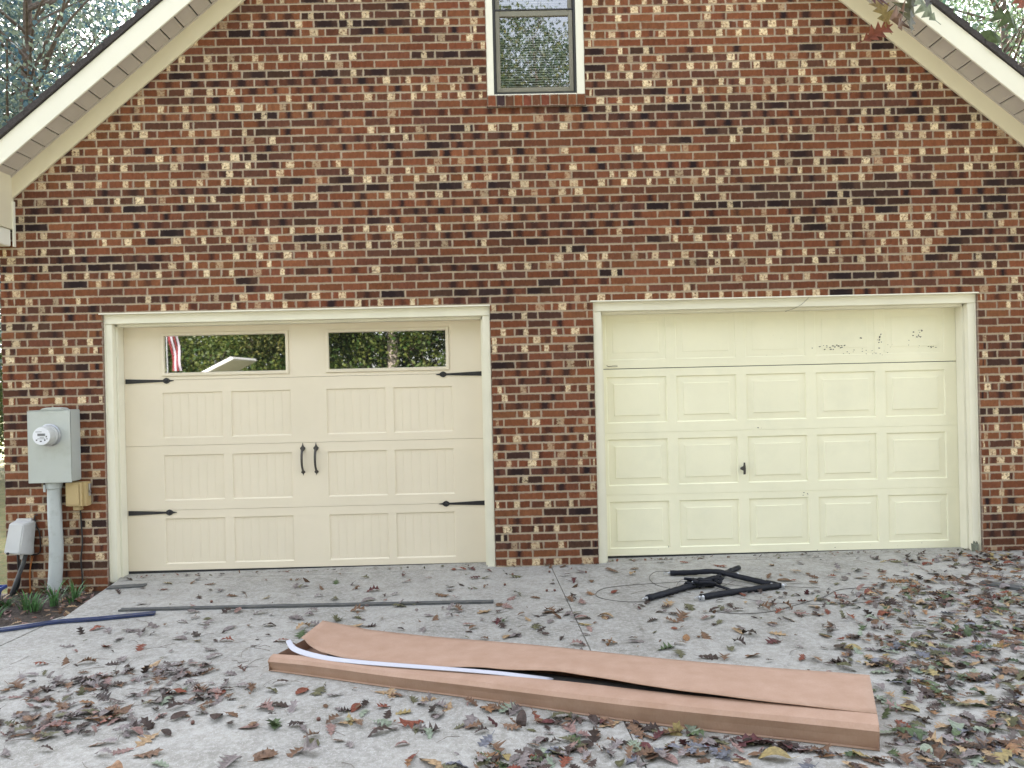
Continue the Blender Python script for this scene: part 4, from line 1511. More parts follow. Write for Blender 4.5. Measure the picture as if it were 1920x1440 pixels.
TABLE = '''-2.75 -1.37 R 0;-2.65 -1.43 G 0;-2.51 -1.44 G 0;-2.39 -1.52 G 0;-2.37 -1.37 G 0;-2.22 -1.29 G 0;-2.05 -1.35 G 0;-2.49 -1.61 G 0;-2.09 -1.64 G 0;-2.00 -1.59 G 0;-1.96 -1.69 Y 0;-1.77 -1.71 R 0;-1.84 -1.46 G 0;-2.75 -1.72 G 0;-2.50 -1.74 R 0;-2.26 -1.80 R 0;-1.81 -1.87 G 0;-1.74 -1.99 G 0;-2.73 -2.02 R 0;-2.60 -2.00 B 0;-2.46 -2.03 B 0;-2.30 -2.05 D 0;-2.28 -1.98 G 0;-2.05 -2.11 T 0;-1.96 -2.19 G 0;-1.93 -2.10 G 0;-1.79 -2.26 D 0;-1.85 -2.23 G 0;-1.54 -2.28 G 0;-2.04 -2.31 G 0;-2.67 -2.35 B 0;-2.69 -2.40 O 0;-2.54 -2.44 G 0;-2.46 -2.42 D 0;-2.28 -2.33 G 0;-2.37 -2.27 G 0;-2.26 -2.25 G 0;-1.84 -2.46 G 0;-1.74 -2.52 R 0;-1.71 -2.48 N 0;-1.62 -2.50 B 0;-1.51 -2.52 R 0;-1.75 -2.61 P 0;-2.38 -2.56 B 0;-2.14 -2.60 O 0;-2.25 -2.65 B 13;-1.98 -2.69 B 0;-1.62 -2.64 G 0;-1.48 -2.65 G 0;-1.33 -2.72 O 5;-1.21 -2.71 K 0;-1.41 -2.84 D 12;-1.34 -2.81 B 8;-1.69 -2.80 K 0;-1.93 -2.83 R 12;-2.01 -2.81 O 0;-1.88 -2.83 D 0;-2.14 -2.85 R 0;-2.32 -2.76 D 0;-2.16 -2.98 T 0;-2.12 -2.98 V 0;-2.27 -2.95 B 0;-2.00 -2.93 G 0;-1.76 -2.99 G 0;-1.64 -3.05 T 12;-1.85 -3.08 B 0;-1.70 -3.15 K 0;-1.22 -2.95 K 0;-1.19 -3.28 G 14;-1.05 -3.24 B 0;-1.48 -3.28 P 0;-1.65 -3.31 O 0;-1.57 -3.19 B 0;-2.21 -3.14 G 0;-1.10 -2.96 N 0;-1.08 -2.55 R 0;-0.99 -2.56 V 11;-1.20 -2.75 K 0;-1.14 -2.72 D 0;-1.23 -2.54 V 0;-0.83 -2.79 G 0;-0.90 -2.62 G 0;-0.76 -2.78 R 0;-0.71 -2.84 P 0;-0.79 -2.95 T 0;-0.76 -2.93 Y 0;-0.74 -2.92 T 0;-0.83 -3.00 K 0;-0.96 -2.99 G 0;-1.10 -2.94 N 0;-0.66 -2.60 T 0;-0.61 -2.62 T 0;-0.57 -2.60 B 0;-0.49 -2.71 V 0;-0.44 -2.77 G 0;-0.62 -2.77 R 0;-0.59 -2.87 D 0;-0.52 -2.85 Y 0;-0.47 -2.98 R 13;-0.60 -2.96 P 0;-0.60 -3.06 D 0;-0.37 -3.06 D 0;-0.20 -3.00 G 12;-0.35 -2.79 G 0;-0.31 -2.81 T 0;-0.39 -2.64 T 0;-0.13 -2.85 O 0;0.02 -2.85 G 0;-0.01 -2.86 D 0;0.12 -2.99 R 0;0.19 -2.92 P 0;0.28 -2.86 V 13;0.27 -2.98 N 0;0.25 -3.07 K 13;0.12 -3.17 M 7;-0.12 -3.18 U 0;-0.08 -3.26 B 0;-0.48 -3.18 K 6;-0.87 -3.21 G 13;-0.93 -3.22 B 0;-0.71 -3.16 G 7;-1.06 -3.24 B 0;-0.34 -3.36 T 15;-0.24 -3.38 U 0;-0.13 -3.34 P 0;-0.03 -3.32 Y 6;0.04 -3.37 G 15;-0.09 -3.34 O 0;0.17 -3.29 V 12;0.27 -3.20 N 0;-0.50 -1.40 B 0;-0.19 -1.27 T 0;-0.08 -1.50 M 0;0.11 -1.48 T 0;0.16 -1.64 V 11;0.39 -1.99 K 0;0.26 -1.31 B 0;-0.56 -1.63 G 0;-0.92 -1.51 D 0;-1.02 -1.50 T 0;-1.16 -1.35 V 0;-1.32 -1.65 N 11;-1.35 -1.50 T 0;-1.29 -1.45 G 0;-1.42 -1.75 R 0;-1.59 -1.43 D 0;-1.46 -1.28 G 0;0.02 -1.80 G 0;0.57 -2.01 O 0;0.74 -1.97 G 0;1.04 -1.94 O 0;1.16 -1.93 B 12;0.89 -2.10 N 11;0.94 -2.20 V 0;1.60 -1.92 T 0;1.38 -1.84 T 0;1.52 -2.06 M 0;2.00 -2.02 G 0;1.92 -2.20 Y 0;1.76 -2.40 D 0;1.58 -2.33 R 0;1.32 -2.27 B 0;1.17 -2.28 B 0;1.09 -2.27 D 0;0.78 -3.16 P 13;0.81 -3.14 N 0;0.98 -3.28 M 14;1.15 -3.33 D 12;0.91 -3.42 T 12;1.05 -3.41 Y 12;1.39 -3.42 Y 12;0.51 -3.28 P 11;0.54 -3.31 U 0;0.48 -3.38 U 0;0.63 -3.39 K 0;0.36 -3.15 B 0;0.43 -3.05 T 0;0.54 -3.14 B 0;0.61 -3.12 V 0;0.70 -3.17 Y 0;0.84 -3.36 U 11;1.25 -3.40 O 0;1.10 -3.32 B 0;1.99 -2.46 N 12;1.89 -2.48 T 0;1.93 -2.69 N 12;1.89 -2.56 P 0;2.23 -2.38 Y 0;2.25 -2.52 N 0;2.22 -2.59 O 0;2.25 -2.68 P 0;2.04 -2.71 O 0;2.16 -2.74 D 0;2.25 -2.81 T 0;2.02 -2.88 B 0;2.12 -2.98 T 14;2.05 -2.97 V 12;2.31 -2.97 D 11;1.74 -2.88 P 0;1.76 -2.99 K 0;1.82 -3.00 Y 0;1.68 -3.05 N 0;1.71 -3.15 R 0;1.68 -3.25 N 13;1.86 -3.19 T 0;1.91 -3.20 P 0;1.98 -3.18 O 12;2.00 -3.24 P 0;2.18 -3.09 U 0;1.70 -3.31 G 13;1.78 -3.33 G 0;1.54 -3.40 N 0;1.64 -3.44 P 0;1.55 -3.46 B 0;1.91 -3.48 Y 14;2.02 -3.41 O 12;1.93 -3.37 B 0;1.82 -3.49 P 0;3.61 -0.22 O 0;4.13 -0.20 Y 0;3.97 -0.12 B 0;3.49 -0.48 D 0;3.66 -0.46 M 0;3.56 -0.81 R 13;3.24 -0.95 B 0;3.18 -0.85 O 0;2.88 -0.87 O 0;2.93 -0.96 T 0;2.80 -0.75 O 0;2.82 -1.08 O 0;3.06 -0.89 D 0;2.81 -1.19 V 0;2.92 -1.19 G 0;2.95 -1.35 N 0;2.98 -1.48 Y 0;3.14 -1.35 B 0;2.38 -1.62 R 0;2.24 -1.71 M 0;2.48 -1.44 T 0;2.54 -1.64 T 0;2.61 -1.83 T 12;2.94 -1.93 Y 0;2.91 -1.81 U 0;3.05 -1.68 Y 0;2.59 -2.04 M 12;2.65 -2.04 N 12;2.76 -2.19 O 13;2.63 -2.30 T 0;3.37 -1.45 O 0;2.97 -2.02 R 0;2.38 -2.05 G 0;2.15 -2.23 U 0;2.38 -2.18 K 0;2.51 -2.26 G 0;0.84 -0.32 B 0;1.02 -0.23 B 0;0.98 -0.40 T 0;1.46 -0.07 R 0;1.72 -0.23 R 13;2.13 -0.26 T 0;2.25 -0.48 T 0;2.31 -0.57 B 0;2.07 -0.73 B 0;0.61 -1.48 T 0;1.08 -1.25 T 11;1.20 -1.34 V 12;1.11 -1.55 B 15;0.91 -1.58 D 0;1.01 -1.76 R 7;1.68 -1.43 B 0;1.83 -1.42 B 0;1.99 -1.27 R 0;1.76 -1.65 B 11;1.62 -1.74 G 0;1.88 -1.56 K 0;1.02 -1.42 G 0;0.87 -1.31 M 0;1.43 -1.43 G 8;-0.18 -0.14 M 0;-0.19 -0.37 V 0;-0.03 -0.25 D 3;0.04 -0.36 V 0;0.35 -0.07 B 0;0.45 -0.06 B 0;0.59 -0.28 G 0;0.44 -0.38 M 0;0.50 -0.54 M 0;0.63 -0.57 B 0;0.83 -0.25 B 13;0.49 -0.72 B 0;0.05 -0.89 V 0;0.18 -0.96 B 0;0.58 -0.91 O 0;0.76 -0.91 R 0;-0.07 -1.12 B 0;-0.02 -1.19 K 0;0.42 -1.05 B 0;0.50 -1.13 K 0;-0.17 -1.29 T 0;0.26 -1.34 B 0;0.38 -1.39 G 0;0.62 -1.47 T 0;-0.09 -1.50 M 0;-0.04 -1.50 N 0;0.47 -1.49 K 0;0.47 -1.62 Y 0;0.04 -1.79 G 0;-0.03 -1.80 T 0;0.58 -1.97 O 0;-3.20 -0.03 D 0;-2.79 -0.20 Y 0;-2.42 -0.28 B 0;-2.26 -0.49 G 0;-1.82 -0.74 Y 0;-1.64 -0.45 V 0;-1.39 -0.35 N 0;-1.18 -0.23 V 0;-0.87 -0.19 M 0;-0.47 -0.04 R 0;-0.40 -0.06 R 0;-0.32 -0.05 M 0;-1.04 -0.64 M 0;-1.43 -0.75 G 0;-1.29 -0.85 V 0;-1.03 -0.90 G 0;-0.86 -0.77 G 0;-0.50 -0.84 B 0;-0.82 -0.40 K 0;-2.73 -0.80 G 0;-1.99 -1.06 D 0;-1.74 -1.14 G 0;-1.38 -1.12 G 0;-1.06 -1.15 B 0;-0.78 -1.08 V 0;-0.37 -1.19 B 0;-0.18 -1.28 T 0;-1.46 -1.28 G 0;-1.16 -1.36 V 0;-2.17 -1.20 G 0;-2.48 -1.45 G 0;2.38 -0.23 G 0;2.61 -0.40 G 0;3.03 -0.15 G 0;2.72 -0.53 V 0;3.30 -0.14 G 0;3.29 -0.33 N 0;2.45 -0.67 R 0'''
ZONES = [
    (lambda x, y, u, v: x < -0.1 and y > -0.95, 'just before the cream door'),
    (lambda x, y, u, v: x < 0.85 and y > -0.95, 'at the foot of the brick pier'),
    (lambda x, y, u, v: 0.85 <= x < 2.4 and y > -1.6, 'near the black tubes'),
    (lambda x, y, u, v: x >= 2.4 and y > -1.6, "under the white door's right end"),
    (lambda x, y, u, v: u >= 3.06, 'off the right end of the box'),
    (lambda x, y, u, v: v < 0.0 and u > 0.0, 'in front of the cardboard box'),
    (lambda x, y, u, v: u <= 0.0 and y < -2.0, 'left of the cardboard box'),
    (lambda x, y, u, v: True, 'behind the cardboard box'),
]
KINDW = {0: 'lobed oak leaf', 1: 'narrow oak leaf', 2: 'pointed oak leaf', 3: 'oval leaf'}
leaf_protos = {}
items = []
for it in TABLE.split(';'):
    x, y, c, s = it.split()
    items.append((float(x), float(y), c, float(s)))
scored = []
for i, (x, y, c, s) in enumerate(items):
    size = (s if s else lr.uniform(7.5, 11.5)) / 100
    scored.append((-(size / (y + 6.5)), x, y, c, size))
scored.sort()
litter = []                       # everything past the 300 largest
n_ind = 0
placed = []
for sc_, x, y, c, size in scored:
    x, y = clear_box(x, y)
    kind = lr.choices((0, 1, 2, 3), (4, 2, 4, 1.6))[0]
    if size < 0.07:
        kind = 3
    if n_ind < 300:
        key = (c, kind, lr.randint(0, 3))
        if key not in leaf_protos:
            vs, fs = leaf_geo(kind, 0.1, lr)
            b = MB()
            b.add(vs, fs)
            leaf_protos[key] = b.mesh('fallen_leaf', LM[c])
        o = link('fallen_leaf', leaf_protos[key], None, (x, y, ground_z(x, y) + 0.003))
        o.rotation_euler = leaf_pose(lr, lr.random() < 0.07)
        k_ = size / 0.1 * 1.12
        o.scale = (k_ * lr.uniform(0.85, 1.1), k_, k_ * lr.uniform(0.5, 1.1))
        u, v = box_uv(x, y)
        zone = next(z for f, z in ZONES if f(x, y, u, v))
        big = 'large ' if size > 0.115 else 'small ' if size < 0.082 else ''
        tag(o, f"{big}{LEAFCOL[c][0]} {KINDW[kind]} {zone}", 'leaf', 'fallen leaves on the driveway')
        placed.append((o, x, y, c))
        n_ind += 1
    else:
        litter.append((x, y, c, size, kind))

# leaves that would read alike are told apart by the leaf nearest to them
from collections import Counter
for rank in (1, 2):
    cnt = Counter(p[0]['label'] for p in placed)
    for o, x, y, c in placed:
        if cnt[o['label']] > 1:
            near_ = sorted((p for p in placed if p[0] is not o), key=lambda p: (p[1] - x) ** 2 + (p[2] - y) ** 2)
            q = near_[rank - 1]
            side = 'left' if x < q[1] else 'right'
            if rank == 1:
                o['label'] += f", beside a {LEAFCOL[q[3]][0]} one"

DENSE = [(2.97, -1.32, 0.50, 0.16, 130, 'GGDDBBTORVMNPK'), (2.76, -2.07, 0.42, 0.26, 150, 'GGUDBBTORVNNPPYK'), (2.22, -2.52, 0.26, 0.22, 110, 'GUDBTONNPVYPG'), (2.18, -2.98, 0.24, 0.20, 100, 'GUDBTOVNPYG'),
         (1.90, -3.36, 0.20, 0.12, 70, 'GGUDBTNPVK'), (3.9, -0.30, 0.45, 0.16, 110, 'BBRDMOGGYTV'), (3.4, -0.85, 0.5, 0.2, 90, 'GGDBTORV'), (3.3, -1.7, 0.4, 0.3, 120, 'GGDBTORVNP'),
         (-2.29, -2.35, 0.22, 0.10, 60, 'GGGDBKV'), (-2.18, -2.79, 0.22, 0.12, 65, 'GGGDBBKVO'), (-1.83, -2.24, 0.16, 0.07, 30, 'GGDBK'), (-1.65, -2.52, 0.20, 0.07, 32, 'GGBKD'), (-1.95, -2.85, 0.25, 0.10, 30, 'GGDBK'),
         (0.04, -3.36, 0.16, 0.06, 36, 'GGDBVNPRUOD'), (0.35, -3.27, 0.18, 0.08, 26, 'GGDBVBKU'), (0.85, -3.33, 0.32, 0.07, 34, 'GUDBKMBV'), (1.4, -3.52, 0.22, 0.06, 24, 'GUDBKT'), (0.45, -3.02, 0.3, 0.035, 28, 'DBGVM'), (1.1, -3.24, 0.35, 0.03, 26, 'DBGVM'),
         (2.0, -1.05, 0.5, 0.22, 22, 'GDBRTV'), (1.0, -1.5, 0.7, 0.25, 24, 'GDBKV'), (-1.3, -1.4, 0.8, 0.25, 34, 'GGDBKV'), (-1.5, -0.45, 0.9, 0.2, 22, 'GDBRM'), (0.1, -1.6, 0.5, 0.3, 18, 'GDBKV'), (2.2, -1.9, 0.5, 0.25, 40, 'GGDBOVU'),
         (-0.5, -2.95, 0.4, 0.12, 24, 'GDBPV')]
for cx, cy, sx_, sy_, n_, pal in DENSE:
    for _ in range(int(n_ * (1.7 if cx > 1.7 else 1.35))):
        x, y = lr.gauss(cx, sx_), lr.gauss(cy, sy_)
        if y > 0.0 or x < -3.1:
            continue
        x, y = clear_box(x, y)
        litter.append((x, y, lr.choice(pal + 'DDGB'), lr.uniform(0.04, 0.105), lr.choices((0, 1, 2, 3), (4, 2, 3, 2))[0]))  # added dark leaf colours stand in for shade between the leaves
for _ in range(230):              # crumbs gathered along the foot of the doors and the wall
    x, y = lr.choice((lr.uniform(-3.3, -0.15), lr.uniform(-0.1, 4.5), lr.uniform(1.0, 4.0))), -abs(lr.gauss(0, 0.045)) + 0.10
    if -0.13 < x < 0.77 or x > 4.0:
        y = min(y, -0.012)
    litter.append((x, y, lr.choice('GDBDBRV'), lr.uniform(0.01, 0.05), lr.choice((1, 3))))
for _ in range(260):              # broken bits everywhere
    x, y = lr.uniform(-3.0, 4.6), lr.uniform(-3.6, -0.05)
    x, y = clear_box(x, y)
    litter.append((x, y, lr.choice('GGDBBKV'), lr.uniform(0.015, 0.045), lr.choice((1, 3))))
for _ in range(210):              # on the mulch
    x, y = lr.uniform(-4.6, -3.2), lr.uniform(-1.15, -0.02)
    if x > -3.25 and y < -0.1:
        continue
    litter.append((x, y, lr.choice('GDBBKTTR'), lr.uniform(0.04, 0.09), lr.choice((0, 1, 2, 3))))
for _ in range(500):              # further out, in and beside the frame
    x, y = lr.uniform(-6, 7), lr.uniform(-12, -3.6)
    litter.append((x, y, lr.choice('GGDBBKTVO'), lr.uniform(0.06, 0.11), lr.choice((0, 1, 2, 3))))
keys = list(LM)
b = MB()
for x, y, c, size, kind in litter:
    vs, fs = leaf_geo(kind, size, lr)
    mt_ = Matrix.Translation((x, y, ground_z(x, y) + lr.uniform(0.002, 0.014))) @ leaf_pose(lr, lr.random() < 0.08).to_matrix().to_4x4()
    fl_ = lr.uniform(0.35, 1.0)
    b.add([mt_ @ Vector((v[0], v[1], v[2] * fl_)) for v in vs], fs, keys.index(c))
me = b.mesh('leaf_litter', [LM[k_] for k_ in keys])
tag(link('leaf_litter', me), kind='stuff', label='smaller fallen leaves and fragments strewn over the driveway')
# pine needles and thin twigs
b = MB()
for _ in range(150):
    x, y = lr.uniform(-3.0, 4.0), lr.uniform(-3.6, -0.1)
    if lr.random() < 0.5:
        x, y = lr.gauss(-2.0, 0.6), lr.gauss(-2.3, 0.5)
    x, y = clear_box(x, y)
    a_ = lr.uniform(0, 6.28)
    L_ = lr.uniform(0.05, 0.16)
    z_ = ground_z(x, y) + 0.003
    b.tube([(x, y, z_), (x + L_ * 0.5 * math.cos(a_), y + L_ * 0.5 * math.sin(a_), z_ + lr.uniform(0, 0.01)), (x + L_ * math.cos(a_ + 0.2), y + L_ * math.sin(a_ + 0.2), z_ + 0.001)], lr.uniform(0.0006, 0.0013), 4)
tag(b.build('twig_litter', M['twig']), kind='stuff', label='thin twigs and pine needles scattered on the concrete')
for x, y, ac_ in ((0.32, -0.23, 'right at the top end of the joint below the brick pier'), (0.03, -0.28, 'just left of the joint under the brick pier'), (-0.05, -0.60, 'on bare concrete near the right end of the long metal strip'),
                  (0.28, -0.80, 'left one of a pair beside the concrete joint'), (0.34, -0.81, 'right one of a pair beside the concrete joint'), (0.62, -0.30, 'under the left jamb of the white door'), (-0.9, -2.9, 'in front of the middle of the cardboard box'),
                  (-2.2, -0.8, 'on bare concrete before the lower left hinge of the cream door'), (0.62, -1.5, 'right of the joint, between heap and box'), (2.6, -1.9, 'in the thick leaves right of the box'), (-1.5, -2.9, 'on the open concrete at lower left'), (2.25, -1.3, 'right of the long curved cable')):
    b = MB()
    x, y = clear_box(x, y)
    b.lathe([(0.002, 0.0), (0.008, 0.004), (0.010, 0.010), (0.008, 0.017), (0.002, 0.021)], (0, 0, 0), axis='z', n=8)
    o = b.build('acorn', M['acorn'], smooth=True)
    o.location = (x, y, gz(x) + 0.0065)
    o.rotation_euler = (R(80), 0, lr.uniform(0, 6))
    u, v = box_uv(x, y)
    tag(o, f'tiny dark acorn {ac_}', 'acorn', 'acorns on the concrete')
# scrap of rotten wood at the foot of the right jamb
b = MB()
b.prism([(3.945, 0.03), (3.995, 0.03), (4.0, 0.085), (3.985, 0.115), (3.978, 0.09), (3.962, 0.12), (3.955, 0.095), (3.94, 0.10)], 0.004, 0.020)
tag(b.build('wood_scrap', M['daff'].copy()), 'small greenish scrap standing at the foot of the far right door jamb', 'wood scrap')
m_ = bpy.data.objects['wood_scrap'].data.materials[0]
bpy.data.objects['wood_scrap'].data.materials[0] = mat('weathered_scrap', (0.16, 0.17, 0.13), 0.9, 0.3, 60)

# ------------------------------------------------------------------ trees
def tree_meshes(seed, H, base, rad, n_leaf, leaf, trunk_r, crown_m, bark_m, clusters=110, spread=0.55):
    rg = np.random.default_rng(seed)
    pr = random.Random(seed)
    b = MB()
    # trunk
    P = [Vector((0, 0, -0.3))]
    for i in range(1, 9):
        P.append(Vector((pr.gauss(0, 0.05) * i * 0.5, pr.gauss(0, 0.05) * i * 0.5, H * 0.92 * i / 8)))
    b.tube(smooth_path(P, 3), [trunk_r * (1.25 if i == 0 else 1) * (1 - 0.9 * i / 24) for i in range(25)], 10)
    cc = []
    for i in range(clusters):
        while True:
            p = Vector((pr.uniform(-1, 1), pr.uniform(-1, 1), pr.uniform(-1, 1)))
            if 0.25 < p.length < 1:
                break
        z = base + (H - base) * (p.z * 0.5 + 0.5)
        tt = (z - base) / (H - base)
        w_ = rad * (0.55 + 0.75 * math.sin(math.pi * min(1, tt * 0.85 + 0.12))) * 0.85
        cc.append(Vector((p.x * w_, p.y * w_, z)))
    for i, c in enumerate(cc):
        if i % 2 == 0:
            z0 = max(base * 0.6, c.z - c.xy.length * 0.9)
            s = Vector((0, 0, min(z0, H * 0.85)))
            mid = (s + c) / 2 + Vector((pr.gauss(0, 0.25), pr.gauss(0, 0.25), -0.15))
            r0 = trunk_r * 0.32 * (1 - s.z / H)+ 0.012
            b.tube(smooth_path([s, mid, c], 4), [r0 * (1 - 0.8 * k / 8) for k in range(9)], 5, caps=False)
            for q in range(3):
                e_ = c + Vector((pr.gauss(0, 0.6), pr.gauss(0, 0.6), pr.gauss(0.2, 0.4)))
                b.tube([mid.lerp(c, 0.6), e_], [0.014, 0.004], 4, caps=False)
    trunk = b.mesh('trunk', bark_m, True)
    # crown: single leaves gathered in clumps
    ci = rg.integers(0, clusters, n_leaf)
    cen = np.array([tuple(c) for c in cc])[ci]
    sz = rg.uniform(0.5, 1.5, clusters)[ci][:, None]
    pos = cen + rg.normal(0, spread, (n_leaf, 3)) * sz * np.array([1, 1, 0.6])
    a = rg.normal(0, 1, (n_leaf, 3))
    a /= np.linalg.norm(a, axis=1)[:, None]
    r2 = rg.normal(0, 1, (n_leaf, 3))
    bb_ = np.cross(a, r2)
    bb_ /= np.linalg.norm(bb_, axis=1)[:, None]
    L = leaf * rg.uniform(0.6, 1.3, (n_leaf, 1))
    v = np.stack([pos - a * L * 0.5, pos + bb_ * L * 0.32, pos + a * L * 0.5, pos - bb_ * L * 0.32], axis=1).reshape(-1, 3)
    me = bpy.data.meshes.new('crown')
    me.vertices.add(n_leaf * 4)
    me.vertices.foreach_set('co', v.ravel())
    me.loops.add(n_leaf * 4)
    me.loops.foreach_set('vertex_index', np.arange(n_leaf * 4))
    me.polygons.add(n_leaf)
    me.polygons.foreach_set('loop_start', np.arange(0, n_leaf * 4, 4))
    me.polygons.foreach_set('loop_total', np.full(n_leaf, 4))
    me.update()
    me.validate()
    me.materials.append(crown_m)
    return trunk, me


T1 = tree_meshes(3, 16, 3.2, 3.6, 30000, 0.16, 0.24, M['crown'], M['bark'], 130, 0.60)
T2 = tree_meshes(8, 18, 2.5, 3.2, 30000, 0.14, 0.20, M['crown2'], M['bark'], 150, 0.55)
T5 = tree_meshes(31, 17, 3.0, 3.3, 24000, 0.12, 0.20, M['crown4'], M['bark'], 150, 0.60)
T6 = tree_meshes(37, 16, 2.5, 3.4, 26000, 0.12, 0.20, M['crown4'], M['bark'], 160, 0.62)
T7 = tree_meshes(41, 17, 3.0, 3.2, 15000, 0.13, 0.24, M['crown2'], M['bark'], 130, 0.60)
T3 = tree_meshes(15, 4.6, 0.3, 2.6, 15000, 0.13, 0.05, M['crown3'], M['bark'], 70, 0.35)
T4 = (tree_meshes(21, 15, 5.5, 3.4, 10, 0.15, 0.22, M['crown'], M['palebark'], 90, 0.6)[0], T1[1])


def tree(T, x, y, s, rz, name, label, group):
    o = empty(name, label, 'tree' if name != 'shrub' else 'shrub', group, loc=(x, y, -0.16))
    o.rotation_euler = (0, 0, rz)
    o.scale = (s, s, s)
    link('trunk', T[0], o)
    link('crown', T[1], o)
    return o


g1 = 'trees rising behind the house'
for T, x, y, s, nm, lab in (
        (T5, -7.6, 6.0, 0.78, 'broadleaf_tree', 'leafy tree nearest the left roof slope, its crown touching the roofline'),
        (T6, -10.6, 8.5, 0.80, 'broadleaf_tree', 'haze-blue tinted green tree at the top left corner behind the house'),
        (T5, -9.0, 13.0, 0.95, 'broadleaf_tree', 'tall tree behind the left roof slope, second row'),
        (T6, -13.5, 15.0, 1.0, 'broadleaf_tree', 'tall tree farthest left beyond the house'),
        (T6, -16.5, 11.0, 0.9, 'broadleaf_tree', 'broad tree left of the house, outermost one'),
        (T2, -5.5, 17.0, 0.9, 'broadleaf_tree', 'tree right behind the house on the left side of the ridge'),
        (T7, 9.2, 7.5, 0.72, 'broadleaf_tree', 'sparse tree just beyond the right roof slope'),
        (T7, 12.8, 11.0, 0.85, 'broadleaf_tree', 'tall tree at the top right corner behind the house'),
        (T7, 16.5, 14.0, 0.95, 'broadleaf_tree', 'tree farthest right beyond the house'),
        (T1, 8.0, 17.0, 0.85, 'broadleaf_tree', 'tree behind the house on the right side of the ridge')):
    tree(T, x, y, s, rnd.uniform(0, 6), nm, lab, g1)
for x, y, s, lab in ((-8.8, 9.0, 0.55, 'low shrub past the left corner of the house'), (-11.5, 12.5, 0.9, 'dense shrub far left behind the house'), (-13.5, 9.5, 0.8, 'shrub left of the house at the edge of the lawn')):
    tree(T3, x, y, s, rnd.uniform(0, 6), 'shrub', lab, 'shrubs beside the house')
ORD = ['nearest the left edge','second from the left','third from the left','fourth from the left','fifth from the left','sixth from the left','seventh from the left','eighth from the left','ninth from the left','tenth from the left', 'eleventh from the left', 'twelfth from the left']
g2 = 'trees across the yard mirrored in the windows'
gr = random.Random(4)
tree(T4, -3.75, -19.0, 1.0, 0.3, 'oak_tree', 'pale trunked oak mirrored in the right window of the cream door', g2)
tree(T4, -6.9, -18.5, 0.75, 2.3, 'oak_tree', 'slim pale trunked oak mirrored in the left window of the cream door', g2)
for i, (x, y, s) in enumerate(((-14, -21, 0.95), (-9.5, -23, 1.0), (-5.5, -24, 0.9), (-1.8, -22, 0.95), (4.6, -21.5, 0.95), (1.5, -24.5, 1.02), (-1.0, -28.5, 1.3), (9.5, -21, 1.0), (14, -19, 0.95), (-18, -16, 0.9), (16, -13, 0.9))):
    tree(T7 if x == 1.5 else (T1, T2)[i % 2], x, y, s, gr.uniform(0, 6), 'broadleaf_tree', f'tall leafy tree across the yard, {ORD[i]} in its row', g2)
for i, x in enumerate((-17, -13.6, -10.8, -8.2, -5.4, -2.2, 1.0, 4.4, 8.0, 12.0)):
    tree(T3, x, -19.8 - gr.uniform(0, 1.5), gr.uniform(0.85, 1.15), gr.uniform(0, 6), 'shrub', f'dense green shrub across the yard, {ORD[i]} in its row', 'shrubs across the yard')

# oak whose branch hangs into the top right of the view
ok = tree(T1, 5.6, -8.2, 0.70, 1.0, 'oak_tree', 'oak beside the driveway with a leafy branch hanging over the right roof slope', None)
b = MB()
loc = lambda p: (Matrix.Rotation(-1.0, 4, 'Z') @ (Vector(p) - Vector((5.6, -8.2, -0.16)))) / 0.70
pth = smooth_path([loc(p) for p in ((5.6, -8.2, 3.0), (4.2, -6.9, 3.5), (2.6, -5.6, 3.25), (1.6, -4.9, 2.80), (1.15, -4.72, 2.56), (0.97, -4.70, 2.47))], 6)
b.tube(pth, [0.085 * (1 - 0.96 * i / len(pth)) + 0.003 for i in range(len(pth))], 8)
for a_, c_ in (((1.35, -4.80, 2.68), (1.22, -4.70, 2.45)), ((1.15, -4.72, 2.56), (1.06, -4.68, 2.47))):
    b.tube([loc(a_), loc(c_)], [0.006, 0.003], 5)
b.build('branch', M['bark'], ok, smooth=True)
hl = random.Random(31)
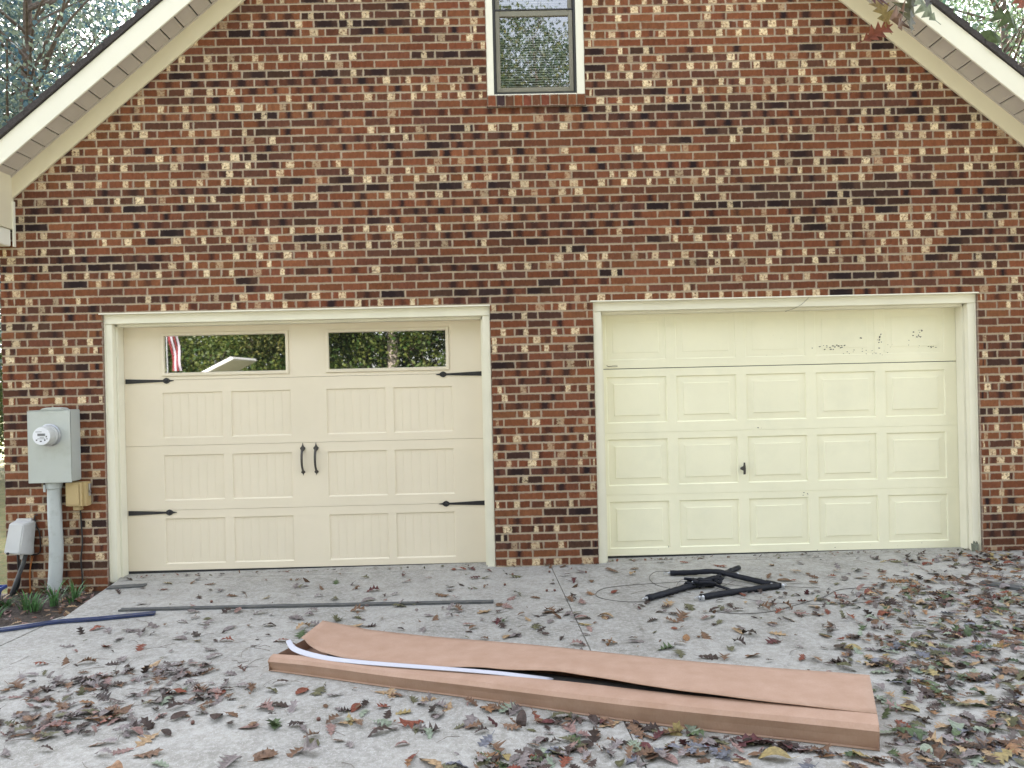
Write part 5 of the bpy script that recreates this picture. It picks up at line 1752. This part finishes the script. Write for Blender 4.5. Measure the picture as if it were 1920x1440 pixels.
for (x, y, z, c, sz_, rx, ry, rz_) in (
        (0.955, -4.70, 2.395, 'V', 0.115, 1.45, 0.3, 0.5), (0.925, -4.71, 2.375, 'B', 0.11, 1.2, 0.9, 0.9), (0.905, -4.69, 2.405, 'Y', 0.09, 1.5, -0.5, 0.2), (0.985, -4.72, 2.40, 'P', 0.085, 1.6, -0.9, 0.4),
        (0.89, -4.71, 2.43, 'M', 0.09, 1.0, 1.3, 0.2), (0.96, -4.69, 2.45, 'N', 0.10, 1.4, 0.1, 0.9), (1.005, -4.70, 2.44, 'U', 0.07, 1.5, -0.2, 0.1), (0.90, -4.69, 2.36, 'R', 0.075, 1.7, 1.1, 0.0),
        (1.195, -4.70, 2.375, 'N', 0.085, 1.35, -0.95, 0.3), (1.17, -4.69, 2.345, 'N', 0.055, 1.5, -1.1, 0.1), (1.07, -4.70, 2.45, 'N', 0.08, 1.3, 0.4, 0.5), (1.10, -4.68, 2.455, 'M', 0.08, 1.3, 0.9, 0.5), (1.22, -4.70, 2.44, 'R', 0.08, 1.2, 0.2, 1.5),
        (1.205, -4.72, 2.46, 'V', 0.09, 1.2, 0.7, 0.5)):
    vs, fs = leaf_geo(2 if sz_ > 0.06 else 3, sz_, hl)
    b = MB()
    rot = Euler((rx, ry, rz_)).to_matrix()
    b.add([loc(rot @ Vector(v) + Vector((x, y, z))) for v in vs], fs)
    link('leaf', b.mesh('leaf', LM[c]), ok)

# ------------------------------------------------------------------ what the door windows mirror: parked car with raised hatch, flag
car = empty('parked_car', 'white estate car parked across the yard with its rear hatch raised', 'car', loc=(-9.9, -13.0, -0.16))
car.rotation_euler = (0, 0, R(4))
car.scale = (1.18, 1.18, 1.18)
b = MB()
b.prism([(-2.3, 0.35), (2.1, 0.35), (2.15, 0.75), (2.1, 0.98), (-1.0, 1.02), (-2.25, 0.85)], -0.85, 0.85)
b.prism([(-1.1, 1.0), (2.05, 0.985), (1.75, 1.66), (-0.2, 1.70)], -0.74, 0.74)
b.build('body', M['carwhite'], car, bevel=0.04)
b = MB()
b.prism([(-0.95, 1.04), (1.55, 1.04), (1.4, 1.60), (-0.15, 1.62)], -0.75, 0.75)
b.build('side_glass', M['door_glass'], car)
b = MB()
b.prism([(1.72, 1.66), (2.75, 2.16), (2.80, 2.10), (1.74, 1.60)], -0.66, 0.66)
b.build('hatch', M['carwhite'], car, bevel=0.01)
for x in (-1.45, 1.35):
    for y in (-0.8, 0.8):
        b = MB()
        b.lathe([(0.16, 0.11), (0.33, 0.10), (0.34, 0.0), (0.33, -0.10), (0.16, -0.11)], (x, y, 0.34), n=20)
        b.build('wheel', M['tyre'], car)
fl = empty('flag', 'red and white striped flag hanging from a pole across the yard', 'flag', loc=(-9.22, -14.2, -0.16))
b = MB()
b.tube([(0, 0, 0), (0, 0, 3.5)], 0.022, 8)
b.build('pole', M['steel'], fl)
for i in range(4):
    b = MB()
    x0 = 0.03 + i * 0.062
    vs = []
    for k_ in range(9):
        z_ = 3.4 - k_ * 0.14
        off = 0.06 * math.sin(k_ * 0.9 + i * 0.6)
        sh = 0.05 * k_ * 0.3
        vs += [(x0 + sh, off, z_), (x0 + 0.0615 + sh, off + 0.02 * math.sin(i), z_)]
    b.add(vs, [(2 * k_, 2 * k_ + 1, 2 * k_ + 3, 2 * k_ + 2) for k_ in range(8)])
    b.build('stripe', M['red'] if i % 2 == 0 else M['flagwhite'], fl)
